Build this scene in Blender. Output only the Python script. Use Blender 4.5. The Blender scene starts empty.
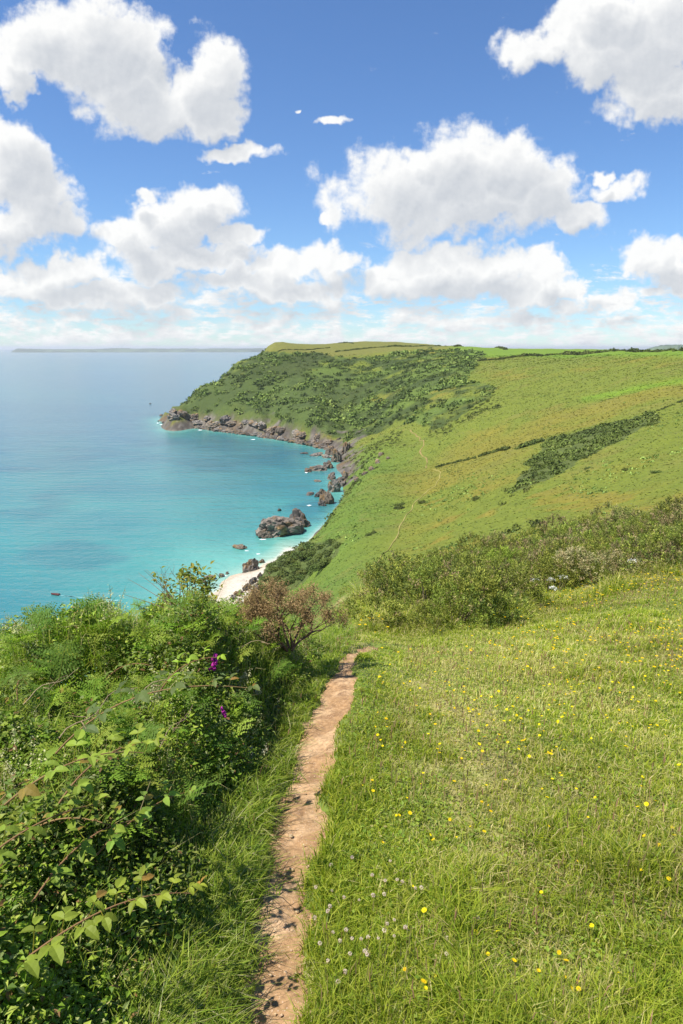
import bpy, math, random
import numpy as np
from mathutils import Vector, Matrix

R = math.radians
rng = np.random.default_rng(11)
random.seed(11)
sc = bpy.context.scene
COL = sc.collection

# ------------------------------------------------------------------ camera
ZC = 82.0                       # eye above the sea, metres
FPX = 683.0
LEVEL = 348.0
PITCH = math.atan((512 - LEVEL) / FPX)
cp, sp = math.cos(PITCH), math.sin(PITCH)
cam_d = bpy.data.cameras.new('camera')
cam = bpy.data.objects.new('camera', cam_d)
COL.objects.link(cam)
cam.location = (0, 0, ZC)
cam.rotation_euler = (math.pi / 2 - PITCH, 0, 0)
cam_d.sensor_fit = 'VERTICAL'
cam_d.sensor_height = 36
cam_d.lens = 24.0
cam_d.clip_start = 0.05
cam_d.clip_end = 200000
sc.camera = cam

# ------------------------------------------------------------------ helpers
def ray(px, py):
    a = (np.asarray(px, float) - 341.5) / FPX
    b = (512 - np.asarray(py, float)) / FPX
    return a, cp + b * sp, -sp + b * cp

def azt(px, py):
    x, y, z = ray(px, py)
    return np.arctan2(x, y), z / np.hypot(x, y)

def project(x, y, z):
    """world -> pixel; used only to lay out which real ground carries what"""
    zz = z - ZC
    f = y * cp - zz * sp
    u = y * sp + zz * cp
    f = np.where(f > 1e-3, f, np.nan)
    return 341.5 + FPX * x / f, 512 - FPX * u / f

def sstep(a, b, x):
    t = np.clip((x - a) / (b - a), 0, 1)
    return t * t * (3 - 2 * t)

def _h(ix, iy, iz, seed):
    n = (ix.astype(np.int64) * 374761393 + iy.astype(np.int64) * 668265263 + iz.astype(np.int64) * 2147483647 + seed * 974711) & 0xFFFFFFFF
    n = ((n ^ (n >> 13)) * 1274126177) & 0xFFFFFFFF
    n = (n ^ (n >> 16)) & 0xFFFFFFFF
    return n.astype(np.float64) / 4294967295.0

def noise3(x, y, z, seed=0):
    x, y, z = np.broadcast_arrays(np.asarray(x, float), np.asarray(y, float), np.asarray(z, float))
    fx, fy, fz = np.floor(x), np.floor(y), np.floor(z)
    tx, ty, tz = x - fx, y - fy, z - fz
    tx, ty, tz = [t * t * (3 - 2 * t) for t in (tx, ty, tz)]
    out = 0
    for dx in (0, 1):
        for dy in (0, 1):
            for dz in (0, 1):
                w = (tx if dx else 1 - tx) * (ty if dy else 1 - ty) * (tz if dz else 1 - tz)
                out = out + w * _h(fx + dx, fy + dy, fz + dz, seed)
    return out * 2 - 1

def noise2(x, y, seed=0):
    x, y = np.broadcast_arrays(np.asarray(x, float), np.asarray(y, float))
    fx, fy = np.floor(x), np.floor(y)
    tx, ty = x - fx, y - fy
    tx, ty = [t * t * (3 - 2 * t) for t in (tx, ty)]
    out = 0
    zz = np.zeros_like(fx)
    for dx in (0, 1):
        for dy in (0, 1):
            w = (tx if dx else 1 - tx) * (ty if dy else 1 - ty)
            out = out + w * _h(fx + dx, fy + dy, zz, seed)
    return out * 2 - 1

def fbm2(x, y, seed=0, octv=4, gain=0.5):
    s, a, f = 0, 1, 1
    for k in range(octv):
        s = s + a * noise2(x * f + 7.3 * k, y * f - 3.1 * k, seed + k)
        a *= gain; f *= 2.03
    return s

def fbm3(x, y, z, seed=0, octv=4, gain=0.5):
    s, a, f = 0, 1, 1
    for k in range(octv):
        s = s + a * noise3(x * f + 7.3 * k, y * f - 3.1 * k, z * f + 1.7 * k, seed + k)
        a *= gain; f *= 2.03
    return s

def in_poly(px, py, poly):
    inside = np.zeros(np.shape(px), bool)
    n = len(poly)
    for i in range(n):
        x0, y0 = poly[i]; x1, y1 = poly[(i + 1) % n]
        c = ((y0 > py) != (y1 > py)) & (px < (x1 - x0) * (py - y0) / (y1 - y0 + 1e-12) + x0)
        inside ^= c
    return inside

def poly_dist(px, py, pts):
    """distance to an open polyline"""
    d = np.full(np.shape(px), 1e9)
    for (x0, y0), (x1, y1) in zip(pts[:-1], pts[1:]):
        vx, vy = x1 - x0, y1 - y0
        t = np.clip(((px - x0) * vx + (py - y0) * vy) / (vx * vx + vy * vy + 1e-12), 0, 1)
        d = np.minimum(d, np.hypot(px - x0 - t * vx, py - y0 - t * vy))
    return d

def mesh_data(name, V, faces, col=None, attrs=None, smooth=False):
    """V (n,3); faces: list of (m,3)/(m,4) int arrays; col (n,3) per-vertex own colour"""
    me = bpy.data.meshes.new(name)
    V = np.ascontiguousarray(V, np.float32)
    faces = [np.asarray(f, np.int32) for f in faces if len(f)]
    nl = sum(f.size for f in faces); nf = sum(len(f) for f in faces)
    me.vertices.add(len(V)); me.vertices.foreach_set('co', V.ravel())
    me.loops.add(nl); me.loops.foreach_set('vertex_index', np.concatenate([f.ravel() for f in faces]))
    me.polygons.add(nf)
    starts, s = [], 0
    for f in faces:
        k = f.shape[1]
        starts.append(s + np.arange(len(f)) * k); s += f.size
    me.polygons.foreach_set('loop_start', np.concatenate(starts).astype(np.int32))
    me.polygons.foreach_set('use_smooth', np.full(nf, bool(smooth)))
    if col is not None:
        a = me.attributes.new('col', 'FLOAT_COLOR', 'POINT')
        c = np.ones((len(V), 4), np.float32); c[:, :3] = col
        a.data.foreach_set('color', c.ravel())
    for k, v in (attrs or {}).items():
        a = me.attributes.new(k, 'FLOAT', 'POINT')
        a.data.foreach_set('value', np.ascontiguousarray(v, np.float32))
    me.update(calc_edges=True)
    me.validate()
    return me

def obj(name, me, mat=None, parent=None, loc=None, rot=None, scale=None):
    if mat is not None and len(me.materials) == 0:
        me.materials.append(mat)
    o = bpy.data.objects.new(name, me)
    COL.objects.link(o)
    if parent is not None: o.parent = parent
    if loc is not None: o.location = loc
    if rot is not None: o.rotation_euler = rot
    if scale is not None: o.scale = (scale,) * 3 if np.isscalar(scale) else scale
    return o

def tag(o, label=None, cat=None, group=None, kind=None):
    if label: o['label'] = label
    if cat: o['category'] = cat
    if group: o['group'] = group
    if kind: o['kind'] = kind
    return o

def empty(name, loc=(0, 0, 0), rz=0.0):
    o = bpy.data.objects.new(name, None); COL.objects.link(o)
    o.location = loc; o.rotation_euler = (0, 0, rz)
    o.empty_display_size = 0.1
    return o

def copy_tree(o, parent=None):
    c = o.copy(); COL.objects.link(c)
    c.parent = parent
    for ch in o.children:
        copy_tree(ch, c)
    return c

class MB:
    """collects pieces into one mesh"""
    def __init__(s): s.v, s.t, s.q, s.c, s.n = [], [], [], [], 0
    def add(s, V, tris=None, quads=None, col=(0.1, 0.1, 0.1)):
        V = np.asarray(V, float).reshape(-1, 3)
        if tris is not None and len(tris): s.t.append(np.asarray(tris).reshape(-1, 3) + s.n)
        if quads is not None and len(quads): s.q.append(np.asarray(quads).reshape(-1, 4) + s.n)
        c = np.asarray(col, float)
        s.c.append(np.broadcast_to(c, V.shape).copy() if c.ndim == 1 else c.reshape(-1, 3))
        s.v.append(V); s.n += len(V)
    def tube(s, P, rad, sides=5, col=(0.1, 0.1, 0.1)):
        P = np.asarray(P, float); n = len(P)
        rad = np.broadcast_to(np.asarray(rad, float), (n,))
        T = np.gradient(P, axis=0); T /= np.linalg.norm(T, axis=1, keepdims=True) + 1e-12
        ref = np.where(np.abs(T[:, 2:3]) > 0.9, np.array([[1., 0, 0]]), np.array([[0, 0, 1.]]))
        A = np.cross(T, ref); A /= np.linalg.norm(A, axis=1, keepdims=True) + 1e-12
        B = np.cross(T, A)
        an = np.arange(sides) * 2 * math.pi / sides
        V = P[:, None] + rad[:, None, None] * (np.cos(an)[None, :, None] * A[:, None] + np.sin(an)[None, :, None] * B[:, None])
        i, k = np.meshgrid(np.arange(n - 1), np.arange(sides), indexing='ij')
        k2 = (k + 1) % sides
        Q = np.stack([i * sides + k, i * sides + k2, (i + 1) * sides + k2, (i + 1) * sides + k], -1).reshape(-1, 4)
        s.add(V.reshape(-1, 3), quads=Q, col=col)
    def data(s, name, smooth=False):
        return mesh_data(name, np.concatenate(s.v), [np.concatenate(s.t) if s.t else np.zeros((0, 3)), np.concatenate(s.q) if s.q else np.zeros((0, 4))], np.concatenate(s.c), smooth=smooth)

# ------------------------------------------------------------------ node helpers
def new_mat(name):
    m = bpy.data.materials.new(name); m.use_nodes = True
    nt = m.node_tree; nt.nodes.clear()
    return m, nt
def nd(nt, typ, **kw):
    n = nt.nodes.new(typ)
    for k, v in kw.items():
        if k.startswith('i_'):
            key = k[2:]
            n.inputs[int(key) if key.isdigit() else key.replace('_', ' ')].default_value = v
        else: setattr(n, k, v)
    return n
def lk(nt, a, ao, b, bi): nt.links.new(a.outputs[ao], b.inputs[bi])
def mathn(nt, op, a, b=None, c=None, clamp=False):
    n = nt.nodes.new('ShaderNodeMath'); n.operation = op; n.use_clamp = clamp
    for i, v in enumerate((a, b, c)):
        if v is None: continue
        if isinstance(v, (int, float)): n.inputs[i].default_value = v
        else: nt.links.new(v, n.inputs[i])
    return n.outputs[0]
def mixc(nt, fac, a, b, mode='MIX'):
    n = nt.nodes.new('ShaderNodeMix'); n.data_type = 'RGBA'; n.blend_type = mode
    for k, v in ((0, fac), (6, a), (7, b)):
        if isinstance(v, (int, float)): n.inputs[k].default_value = v
        elif isinstance(v, (tuple, list)): n.inputs[k].default_value = (*v, 1) if len(v) == 3 else v
        else: nt.links.new(v, n.inputs[k])
    return n.outputs[2]
def ramp(nt, fac, stops, interp='LINEAR'):
    n = nt.nodes.new('ShaderNodeValToRGB'); cr = n.color_ramp; cr.interpolation = interp
    while len(cr.elements) < len(stops): cr.elements.new(0.5)
    for e, (p, c) in zip(cr.elements, stops):
        e.position = p; e.color = (*c, 1) if len(c) == 3 else c
    nt.links.new(fac, n.inputs[0])
    return n.outputs[0]
def noise_n(nt, vec, scale, detail=4, rough=0.55, dist=0.0, dim='3D'):
    n = nt.nodes.new('ShaderNodeTexNoise'); n.noise_dimensions = dim
    n.inputs['Scale'].default_value = scale; n.inputs['Detail'].default_value = detail
    n.inputs['Roughness'].default_value = rough; n.inputs['Distortion'].default_value = dist
    if vec is not None: nt.links.new(vec, n.inputs['Vector'])
    return n
# ------------------------------------------------------------------ the lie of the land
CP = []                                     # control points: azimuth, distance, height relative to the eye
def G(px, py, D):
    a, t = azt(px, py); CP.append((float(a), D, float(t) * D))
def U(px, D, z, row=500):
    a, _ = azt(px, row); CP.append((float(a), D, z))
def S(px, py, up=0.0, din=6.0):
    a, t = azt(px, py); D = float(-ZC / t)
    CP.append((float(a), D, -ZC)); CP.append((float(a), D - 14, -ZC - 4.0))
    if up: CP.append((float(a), D + din, -ZC + up))
    return D

for px in (-600, -250, 60, 200, 345, 520, 683, 950, 1400):
    sl = {-600: .16, -250: .16, 60: .15, 200: .14, 345: .14, 520: .125, 683: .12, 950: .11, 1400: .1}[px]
    for D in (0.4, 1.2):
        U(px, D, -1.75 - sl * D)
# meadow and path brow
for px, L in {345: [(1.65, .15), (3, .16), (5.7, .172), (7.5, .215)],
              520: [(1.65, .13), (3.5, .145), (6, .18), (9, .235)],
              683: [(1.65, .125), (3.5, .13), (6, .16), (10, .20)],
              950: [(3.5, .11), (8, .14), (16, .17), (30, .19), (60, .19), (140, .12), (480, .0)],
              1400: [(8, .11), (30, .15), (140, .10), (480, .0)],
              200: [(1.65, .155), (3, .19), (6, .30)], 60: [(1.65, .17), (3, .23), (6, .38)],
              -250: [(3, .28), (6, .5)], -600: [(3, .3), (6, .55)]}.items():
    for D, s_ in L: U(px, D, -1.75 - s_ * D)
G(362, 625, 11.5); G(362, 604, 18)
G(400, 640, 9.8); G(450, 628, 11); G(540, 612, 13.8); G(683, 575, 16)
for px, L in {345: [(30, -11.2), (60, -22.5), (100, -36.5)],
              430: [(25, -9.2), (60, -21.5), (120, -38)],
              520: [(28, -9.0), (60, -19.5), (120, -34)],
              683: [(30, -7.7), (60, -14.5), (100, -23)],
              200: [(12, -8.), (30, -20), (60, -37), (120, -62), (180, -78.5)],
              60: [(12, -9.5), (30, -25), (60, -46), (120, -76), (160, -84)],
              -250: [(12, -12), (30, -32), (60, -58), (100, -84), (200, -93)],
              -600: [(12, -12), (30, -33), (60, -60), (100, -86), (200, -95)]}.items():
    for D, z in L: U(px, D, z)
# valley and the facing hillside
for p in [(683, 500, 140), (683, 460, 185), (683, 420, 250), (683, 385, 340), (683, 353, 490),
          (600, 500, 160), (600, 440, 250), (600, 400, 360), (600, 356, 590),
          (515, 500, 190), (520, 455, 270), (550, 400, 410), (500, 366, 660), (500, 348.5, 1000), (600, 350, 840),
          (430, 545, 165), (480, 470, 265), (500, 520, 168), (365, 573, 140), (380, 560, 165), (410, 510, 240), (440, 475, 310), (425, 462, 370), (415, 435, 460),
          (300, 586, 205), (300, 542, 238), (345, 502, 300), (335, 540, 215), (330, 575, 180), (365, 479, 350), (390, 465, 390), (330, 522, 262), (272, 566, 228), (266, 588, 214),
          (375, 450, 440), (385, 433, 520), (400, 400, 600), (440, 400, 540), (470, 420, 430), (440, 370, 680), (440, 349, 900), (400, 370, 760), (400, 351, 900), (480, 385, 560)]:
    G(*p)
# cove shore
U(200, 214, -81.2, 600); U(200, 224, -82.6, 600); U(200, 245, -84.5, 600)
U(240, 226, -80.6, 590); U(238, 243, -82.4, 580); U(238, 262, -85, 580)
U(262, 240, -80.5, 570); U(262, 262, -82.6, 560); U(262, 285, -86, 560)
U(283, 250, -80., 560); U(283, 282, -82.4, 545); U(283, 305, -86, 540)
U(310, 262, -78, 540); U(312, 300, -83.5, 530); U(312, 330, -87, 520)
U(338, 300, -70, 505); U(336, 322, -80, 500); U(330, 345, -84, 500); U(330, 365, -88, 490)
U(352, 335, -72, 495); U(350, 356, -74, 490); U(345, 375, -81, 480); U(338, 400, -84, 475); U(335, 425, -85, 470)
U(362, 385, -70, 480); U(360, 420, -74, 470); U(350, 450, -79, 462); U(335, 470, -82.5, 460)
S(318, 463); S(335, 455); S(325, 447, 10, 8)
U(360, 480, -72, 455); U(350, 540, -74, 445)
for px, py, up in [(168, 421.5, 16), (200, 427.5, 19), (230, 431, 20), (260, 435, 19), (290, 440, 18), (312, 444, 16)]:
    S(px, py, up, 10)
G(172, 405, 772); G(200, 388, 805); G(235, 362, 865); G(268, 347, 935)
for px, D, z in [(172, 850, -93), (200, 910, -93), (235, 990, -92), (268, 1080, -45), (268, 1400, -95), (150, 720, -92), (140, 800, -95)]: U(px, D, z, 380)
for p in [(200, 410, 745), (230, 403, 735), (232, 380, 800), (262, 385, 775), (265, 415, 700), (300, 400, 705), (300, 370, 800), (300, 353, 880), (340, 360, 850), (340, 392, 735), (335, 420, 640),
          (345, 437, 585), (380, 405, 650), (270, 345.5, 985), (340, 344, 1010), (440, 346.5, 1060), (683, 350.5, 640)]: G(*p)
for px, D, z in [(340, 1400, -2), (500, 1400, -6), (683, 900, -8), (683, 1600, -14), (950, 1200, -10), (1400, 1200, -10), (500, 2600, -60), (340, 2600, -80), (683, 2600, -60), (950, 2600, -60), (1400, 2600, -60)]: U(px, D, z, 350)
for px in (-600, -250, 0, 90, 140):
    for D in ((330, 600, 1200, 2600) if px < 90 else (300, 430, 600, 1200, 2600)): U(px, D, -90 if D < 340 else (-92 if D < 500 else (-95 if D < 700 else -97)))
for px, D in [(190, 330), (190, 480), (200, 630), (240, 330), (250, 450), (250, 590), (285, 370), (290, 460), (290, 550), (316, 400), (160, 680)]: U(px, D, -93 if D > 500 else (-89.5 if D < 390 else -92))
CP = np.array(CP)

def _feat(az, D): return np.stack([np.asarray(az) * 3.0, np.log(np.asarray(D) + 3.0)], -1)
_X = _feat(CP[:, 0], CP[:, 1]); _Y = (CP[:, 2] + 1.75) / (CP[:, 1] + 3.0)
def _phi(r): return r ** 1.5
_n = len(_X)
_K = _phi(np.linalg.norm(_X[:, None] - _X[None], axis=-1))
_A = np.zeros((_n + 3, _n + 3)); _A[:_n, :_n] = _K - np.eye(_n) * 2e-4
_A[:_n, _n] = 1; _A[:_n, _n + 1:] = _X; _A[_n, :_n] = 1; _A[_n + 1:, :_n] = _X.T
_W = np.linalg.solve(_A, np.concatenate([_Y, np.zeros(3)]))
def ground_base(az, D):
    sh = np.shape(az); f = _feat(np.ravel(az), np.ravel(D)); out = np.empty(len(f))
    for i in range(0, len(f), 40000):
        c = f[i:i + 40000]
        r = np.sqrt(((c[:, None, :] - _X[None]) ** 2).sum(-1))
        out[i:i + 40000] = _phi(r) @ _W[:_n] + _W[_n] + c @ _W[_n + 1:]
    return (out * (np.ravel(D) + 3.0) - 1.75).reshape(sh) + ZC

AZ = np.concatenate([np.arange(-100, -42, 2.0), np.arange(-42, 42.01, 0.15), np.arange(44, 101, 2.0)]) * math.pi / 180
DD = np.concatenate([np.exp(np.linspace(math.log(0.35), math.log(140), 400)), np.exp(np.linspace(math.log(140), math.log(1150), 320))[1:], np.exp(np.linspace(math.log(1150), math.log(2600), 30))[1:]])
_aa = np.concatenate([np.arange(-100, -42, 4.0), np.arange(-42, 42.01, 0.6), np.arange(44, 101, 4.0)]) * math.pi / 180
_dd = np.exp(np.linspace(math.log(0.35), math.log(2600), 420))
_g = ground_base(*np.meshgrid(_aa, _dd, indexing='ij'))
_ld = np.log(_dd)
def _bilin(az, D, T, A, L):
    az = np.asarray(az, float); l = np.log(np.maximum(np.asarray(D, float), 0.36))
    i = np.clip(np.searchsorted(A, az) - 1, 0, len(A) - 2); j = np.clip(np.searchsorted(L, l) - 1, 0, len(L) - 2)
    u = np.clip((az - A[i]) / (A[i + 1] - A[i]), 0, 1); v = np.clip((l - L[j]) / (L[j + 1] - L[j]), 0, 1)
    return T[i, j] * (1 - u) * (1 - v) + T[i + 1, j] * u * (1 - v) + T[i, j + 1] * (1 - u) * v + T[i + 1, j + 1] * u * v

def surf0(x, y):
    """smooth ground, without path or small bumps"""
    return _bilin(np.arctan2(x, y), np.hypot(x, y), _g, _aa, _ld)

def hit(px, py, f=None):
    """where the ray through a picture point first meets the ground"""
    f = f or surf0
    out = []
    for x_, y_ in zip(np.ravel(px), np.ravel(py)):
        rx, ry, rz = ray(x_, y_); h = math.hypot(rx, ry)
        D = np.exp(np.linspace(math.log(0.5), math.log(2500), 5000))
        X, Y = rx / h * D, ry / h * D
        below = (ZC + rz / h * D) < f(X, Y)
        k = int(np.argmax(below)) if below.any() else len(D) - 1
        out.append((X[k], Y[k]))
    return np.array(out)

# path edges read off the ground
_rows = [1100, 1024, 1000, 960, 920, 880, 840, 800, 760, 740, 720, 700, 680, 665, 652]
_lf = [228, 248, 250, 254, 259, 266, 273, 284, 295, 304, 313, 323, 331, 337.5, 343]
_rt = [297, 303, 303, 304, 306, 311, 316, 321, 326, 333, 339, 344.5, 348, 352, 358]
PL = hit(_lf, _rows); PR = hit(_rt, _rows)
PC = (PL + PR) / 2; PW = np.linalg.norm(PR - PL, axis=1) / 2 * 1.24
_e = hit([364, 376], [646, 643]); PC = np.vstack([PC, _e]); PW = np.concatenate([PW, [PW[-1] * 1.0, PW[-1] * .9]])
PC = np.vstack([PC[0] - (PC[1] - PC[0]) * 6, PC]); PW = np.concatenate([[PW[0]], PW])
def _dense(P, W, step):
    seg = np.concatenate([[0], np.cumsum(np.linalg.norm(np.diff(P, axis=0), axis=1))])
    s = np.arange(0, seg[-1], step)
    Q = np.stack([np.interp(s, seg, P[:, k]) for k in range(2)], -1); w = np.interp(s, seg, W)
    k = max(3, int(0.3 / step)); ker = np.hanning(k + 2)[1:-1]; ker /= ker.sum()
    pad = lambda a: np.concatenate([np.repeat(a[:1], k, 0), a, np.repeat(a[-1:], k, 0)])
    Q = np.stack([np.convolve(pad(Q[:, j]), ker, 'same')[k:-k] for j in range(2)], -1); w = np.convolve(pad(w), ker, 'same')[k:-k]
    return Q, w, s
PQ, PQW, PS = _dense(PC, PW, 0.012)
_pq, _pw, _ = _dense(PC, PW, 0.06)
def path_sd(x, y):
    """signed distance to the path edge in metres, negative on the path"""
    x = np.asarray(x, float); y = np.asarray(y, float)
    d = np.full(x.shape, 1e3)
    near = (np.hypot(x, y) < 16) & (x > -2.5) & (x < 4)
    if near.any():
        X, Y = x[near], y[near]; o = np.empty(len(X))
        for i in range(0, len(X), 20000):
            dd = np.hypot(X[i:i + 20000, None] - _pq[None, :, 0], Y[i:i + 20000, None] - _pq[None, :, 1]) - _pw[None]
            o[i:i + 20000] = dd.min(1)
        d[near] = o + .040 * fbm2(X * 5.5, Y * 5.5, 181, 3)
    return d

def bumps(x, y):
    D = np.hypot(x, y)
    z = 0.022 * fbm2(x * 2.6, y * 2.6, 3, 3) * (1 - sstep(18, 40, D)) + 0.05 * fbm2(x * .7, y * .7, 8, 2) * (1 - sstep(40, 90, D)) * sstep(2, 8, D)
    z = z + sstep(40, 120, D) * (0.35 * fbm2(x / 9, y / 9, 21, 3) + 0.9 * sstep(120, 260, D) * fbm2(x / 34, y / 34, 25, 3))
    return z
def ground(x, y, bump=True, trench=True):
    z = surf0(x, y)
    if bump: z = z + bumps(np.asarray(x, float), np.asarray(y, float))
    if trench:
        d = path_sd(x, y)
        z = z - 0.075 * (1 - sstep(-0.05, 0.05, d))
    return z

# far landcover, painted per square metre of ground (albedo only)
SCRUB_HEAD = [(180, 404), (215, 378), (240, 360), (264, 350), (300, 353), (345, 358), (372, 357), (400, 353), (440, 349), (478, 352), (485, 358), (474, 366), (468, 380), (496, 388), (490, 398), (478, 405), (452, 420), (436, 430), (405, 420), (370, 434), (345, 440), (305, 424), (240, 410), (190, 414)]
SCRUB_PATCH = [(512, 494), (530, 462), (545, 448), (572, 434), (600, 424), (632, 416), (657, 414), (660, 424), (640, 433), (612, 446), (585, 458), (566, 472), (545, 480)]
SLOPE_DARK = [(257, 592), (262, 570), (285, 549), (308, 541), (340, 543), (338, 556), (318, 568), (300, 586), (275, 598)]
BEACH = [(188, 612), (200, 590), (215, 576), (235, 570), (256, 562), (270, 548), (290, 541), (285, 552), (266, 566), (262, 575), (252, 590), (240, 612)]
HILL_PATH = [[(378, 562), (388, 546), (400, 528), (411, 508), (420, 497), (436, 484), (441, 474), (433, 470)], [(427, 468), (425, 459), (421, 452), (425, 446), (419, 438), (409, 431)]]

nA, nD = len(AZ), len(DD)
gA, gD = np.meshgrid(AZ, DD, indexing='ij')
gx, gy = gD * np.sin(gA), gD * np.cos(gA)
gz = ground(gx, gy)
gpx, gpy = project(gx, gy, surf0(gx, gy))
gpx = np.nan_to_num(gpx, nan=-9999); gpy = np.nan_to_num(gpy, nan=9999)
slope = np.zeros_like(gz)
slope[:, 1:] = np.abs(np.diff(gz, axis=1) / np.diff(gD, axis=1))
lin = lambda *c: np.array([((v / 12.92) if v <= .04045 else ((v + .055) / 1.055) ** 2.4) for v in c])

def mixm(a, b, m): return a * (1 - m[..., None]) + b * m[..., None]
cov = np.zeros(gz.shape + (3,))
# near meadow: thatch under the blades
n1 = fbm2(gx * 1.3, gy * 1.3, 31, 4); n2 = fbm2(gx * 7, gy * 7, 37, 3)
cov[:] = np.array([.13, .17, .035])
cov = mixm(cov, np.array([.27, .24, .10]), sstep(.05, .8, n1 + .35 * n2))
# hillside
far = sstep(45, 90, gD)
fa = fbm2(gx / 60, gy / 60, 41, 4); fb = fbm2(gx / 14, gy / 14, 47, 4); fc = fbm2(gx / 4, gy / 4, 49, 3)
hill = np.zeros_like(cov); hill[:] = np.array([.165, .190, .026])
hill = mixm(hill, np.array([.215, .190, .028]), sstep(-.1, .9, fa + .3 * fb))        # dry, buttercup-yellow parts
seaw = sstep(440, 360, gpx + .35 * (gpy - 480))                                       # greener seaward slope
hill = mixm(hill, np.array([.120, .185, .028]), np.clip(seaw * .8 + .25 * fb, 0, 1) * sstep(430, 470, gpy))
hill = mixm(hill, np.array([.255, .195, .022]), sstep(.15, .8, fb + .5 * fc) * sstep(395, 430, gpx) * sstep(470, 500, gpy) * .75)   # yellow flowers
hill = mixm(hill, np.array([.205, .180, .042]), sstep(.1, .9, fb * .7 + fc * .5) * .40)
top = in_poly(gpx, gpy, [(262, 340), (262, 350), (345, 357), (400, 350), (460, 347), (460, 335)])
hill = mixm(hill, np.array([.19, .18, .04]), top * .9)
hill = mixm(hill, np.array([.16, .25, .025]), sstep(440, 462, gpx) * sstep(359, 355, gpy) * .9)
hill = mixm(hill, np.array([.17, .28, .02]), np.exp(-(poly_dist(gpx, gpy, [(585, 398), (640, 388), (700, 378)]) / 3.5) ** 2) * .7)
# scrub floor
wx, wy = 3.0 * fbm2(gx / 11, gy / 11, 61, 3), 2.2 * fbm2(gx / 11, gy / 11, 67, 3)
scr = in_poly(gpx + wx, gpy + wy, SCRUB_HEAD)
streak = fbm2(gx / 22 + gy / 60, gy / 22 - gx / 80, 71, 4)
scrm = scr * sstep(-.75, -.05, streak + .45 * sstep(430, 330, gpx))
dens_head = scrm
hill = mixm(hill, mixm(np.broadcast_to(np.array([.052, .074, .020]), cov.shape), np.array([.115, .160, .030]), sstep(-.25, .65, fbm2(gx / 30 + gy / 80, gy / 30 - gx / 60, 75, 4))), scrm * .92)
patch = in_poly(gpx + wx * 1.2, gpy + wy * 1.2, SCRUB_PATCH).astype(float)
slopeD = in_poly(gpx + wx, gpy + wy, SLOPE_DARK).astype(float)
hill = mixm(hill, np.array([.095, .115, .032]), np.maximum(patch, slopeD) * .9)
hill = mixm(hill, np.array([.075, .102, .026]), .75 * (gD > 560) * (gpx < 350) * sstep(6, 12, gz) * sstep(60, 40, gz))
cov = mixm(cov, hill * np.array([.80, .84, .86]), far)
# earth path over the hillside
hp = np.minimum(poly_dist(gpx, gpy, HILL_PATH[0]), poly_dist(gpx, gpy, HILL_PATH[1]))
# bare rock on the steep foot of the cliffs, beach sand
above = gz
rn = fbm2(gx / 8, gy / 8, 81, 4)
rthr = np.where(gD < 430, .16, 1.0) * np.where(gpx < 305, 1, .8)
rock = sstep(15 * rthr, 6 * rthr, above + 6 * rn) * sstep(235, 262, gD) * sstep(-8, -3, above + 3)
rock = np.maximum(rock, sstep(.95, 1.6, slope + .35 * rn) * (gD > 440) * (above < 30))
rockc = mixm(np.broadcast_to(np.array([.088, .074, .060]), cov.shape), np.array([.165, .146, .122]), sstep(-.2, .6, fbm2(gx / 3, gy / 3, 83, 3)))
rockc = mixm(rockc, np.array([.145, .098, .052]), sstep(.2, .8, fbm2(gx / 13, gy / 13, 85, 3)) * .7)
beach = in_poly(gpx, gpy, BEACH).astype(float) * (gD > 195) * (gD < 300) * (above < 5.5)
cov = mixm(cov, rockc, np.clip(rock, 0, 1) * (1 - beach))
cov = mixm(cov, np.array([.50, .44, .36]), np.clip(beach, 0, 1))
wet = sstep(1.1, .3, above) * beach
cov = mixm(cov, np.array([.40, .33, .24]), wet * .8)
cov = mixm(cov, np.array([.16, .14, .11]), (gz < -.3) * 1.0)

V = np.stack([gx, gy, gz], -1).reshape(-1, 3)
i, k = np.meshgrid(np.arange(nA - 1), np.arange(nD - 1), indexing='ij')
F = np.stack([i * nD + k, (i + 1) * nD + k, (i + 1) * nD + k + 1, i * nD + k + 1], -1).reshape(-1, 4)

# ground material
mg, nt = new_mat('turf_and_rock')
at = nd(nt, 'ShaderNodeAttribute', attribute_name='col'); ge = nd(nt, 'ShaderNodeNewGeometry')
na = noise_n(nt, ge.outputs['Position'], 0.9, 6, .62); nb = noise_n(nt, ge.outputs['Position'], 14, 4, .6); ncx = noise_n(nt, ge.outputs['Position'], .22, 6, .65)
v1 = ramp(nt, na.outputs[0], [(.3, (.80,) * 3), (.7, (1.18,) * 3)])
v2 = ramp(nt, nb.outputs[0], [(.25, (.75,) * 3), (.75, (1.22,) * 3)])
v3 = ramp(nt, ncx.outputs[0], [(.3, (.84, .88, .88)), (.7, (1.14, 1.1, 1.06))])
c = mixc(nt, 1.0, at.outputs['Color'], v1, 'MULTIPLY'); c = mixc(nt, 1.0, c, v2, 'MULTIPLY'); c = mixc(nt, 1.0, c, v3, 'MULTIPLY')
bs = nd(nt, 'ShaderNodeBsdfPrincipled', i_Roughness=0.9); bs.inputs['Specular IOR Level'].default_value = .15
bp = nd(nt, 'ShaderNodeBump', i_Strength=0.9, i_Distance=0.5); bsum = mathn(nt, 'ADD', na.outputs[0], mathn(nt, 'MULTIPLY', ncx.outputs[0], 2.2)); bsum = mathn(nt, 'ADD', bsum, mathn(nt, 'MULTIPLY', nb.outputs[0], .06))
nt.links.new(bsum, bp.inputs['Height']); lk(nt, bp, 0, bs, 'Normal')
nt.links.new(c, bs.inputs['Base Color'])
o = nd(nt, 'ShaderNodeOutputMaterial'); lk(nt, bs, 0, o, 0)
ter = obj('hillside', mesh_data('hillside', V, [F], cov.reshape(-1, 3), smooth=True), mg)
tag(ter, kind='structure')

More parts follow.
